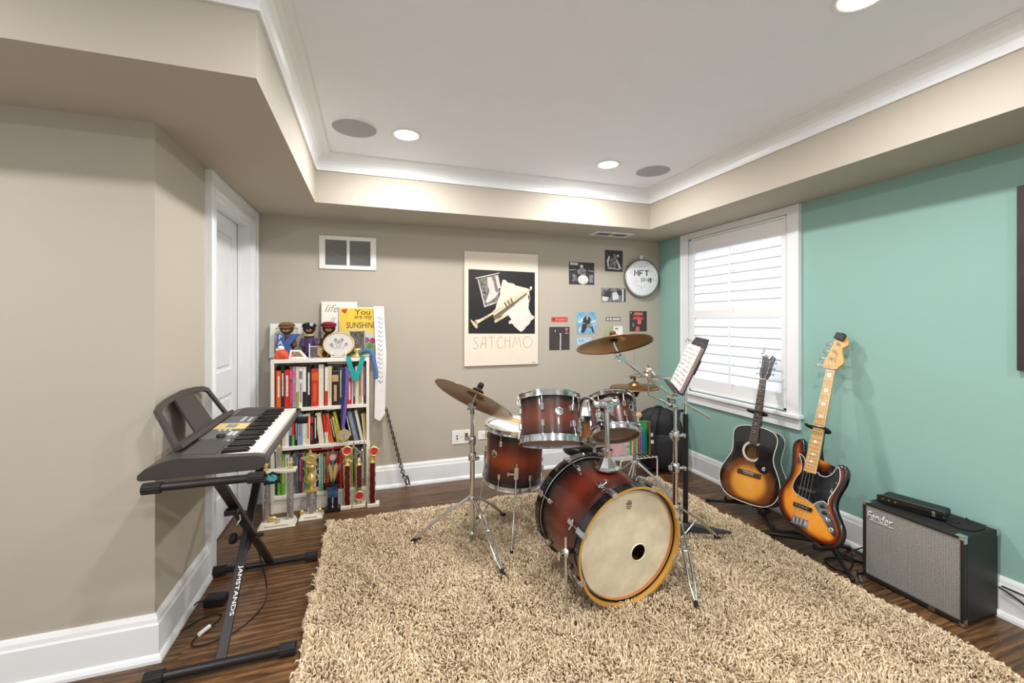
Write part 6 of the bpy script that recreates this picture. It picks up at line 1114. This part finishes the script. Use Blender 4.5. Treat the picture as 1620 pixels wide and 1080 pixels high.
card('dark print with a red crowd motif near the corner', 2.388, 2.585, 1.238, 1.437, 'print_maroon', (('title', [(-.55, .6), (.55, .6), (.5, .85), (-.4, .9)], 'salmon'), ('crowd', [(-.7, .2), (.65, .15), (.55, .4), (.1, .5), (-.5, .45)], 'red_print'), ('stream', [(-.1, -.3), (.3, -.3), (.35, .2), (-.1, .2)], 'salmon'), ('foot_shape', [(-.35, -.95), (.15, -.95), (.1, -.55), (-.25, -.5)], 'salmon'), ('side_shape', [(-.7, -.5), (-.5, -.55), (-.5, -.15), (-.65, -.1)], 'tag_grey'), ('corner_dot', C_(-.85, .85, .07), 'bw_light')))
card('pale blue strip print behind the crash cymbal', 1.819, 1.965, 1.117, 1.185, mat('pale_blue', (176, 206, 222), .5, var=.15, scale=40), (('mark', [(-.8, -.2), (-.5, -.2), (-.5, .6), (-.8, .6)], 'sky_print'), ('mark', [(-.4, -.2), (-.1, -.2), (-.1, .6), (-.4, .6)], 'sky_print')))
# signed drumhead hung by the corner
t = thing('signed_drumhead', 'round white signed drumhead marked MFT 17-18 hung in the corner', 'drumhead', frame((2.505, YB-.012, 1.757), (1, -.06, 0), (0, 0, 1))); mat('skin_white', (236, 238, 240), .4, var=.02)
MB().lathe([(0, .046), (.16, .046), (.17, .042), (.176, .03), (.176, .008)], 56).build('skin', 'skin_white', t); MB().lathe([(.176, .0), (.184, .0), (.186, .02), (.184, .034), (.176, .034)], 56).build('hoop', 'steel', t); MB().box((-.012, .18, .0), (.012, .225, .02), r=.003).build('wall_hook', 'white', t)
GL = {'M': [[(0, 0), (.08, 1), (.5, .35), (.92, 1), (1, 0)]], 'F': [[(0, 0), (0, 1), (.9, 1)], [(0, .52), (.65, .52)]], 'T': [[(0, 1), (1, 1)], [(.5, 1), (.5, 0)]], '1': [[(.5, 0), (.5, 1)]], '7': [[(0, 1), (.9, 1), (.35, 0)]], '-': [[(.1, .5), (.9, .5)]], '8': [[(.5+.38*math.cos(2*PI*k/12), .75+.25*math.sin(2*PI*k/12)) for k in range(13)], [(.5+.46*math.cos(2*PI*k/12), .25+.25*math.sin(2*PI*k/12)) for k in range(13)]]}
for s_, x, y, w, h, gap, r_ in (('MFT', -.095, .022, .042, .05, .015, .0055), ('17-18', -.025, -.036, .018, .036, .006, .0042)):
    for ch in s_:
        m = MB(); [m.tube([(x+w*p[0], y+h*p[1], .046) for p in st_], r_, 6) for st_ in GL[ch]]; m.build('lettering', 'black', t, label='hand-drawn black %s' % ch); x += w+gap
mat('pen_grey', (120, 122, 132), .6); m = MB()
for k in range(34):
    a, r_ = random.uniform(0, 2*PI), random.uniform(.075, .148); x, y = r_*math.cos(a), r_*math.sin(a); L = random.uniform(.008, .02); an = random.uniform(-.6, .6)
    m.tube(spline([(x+L*q*math.cos(an), y+L*q*math.sin(an)+random.uniform(-.006, .006), .0464) for q in (-1, -.5, 0, .5, 1)], 3, False), .0007, 4)
m.build('signatures', 'pen_grey', t)
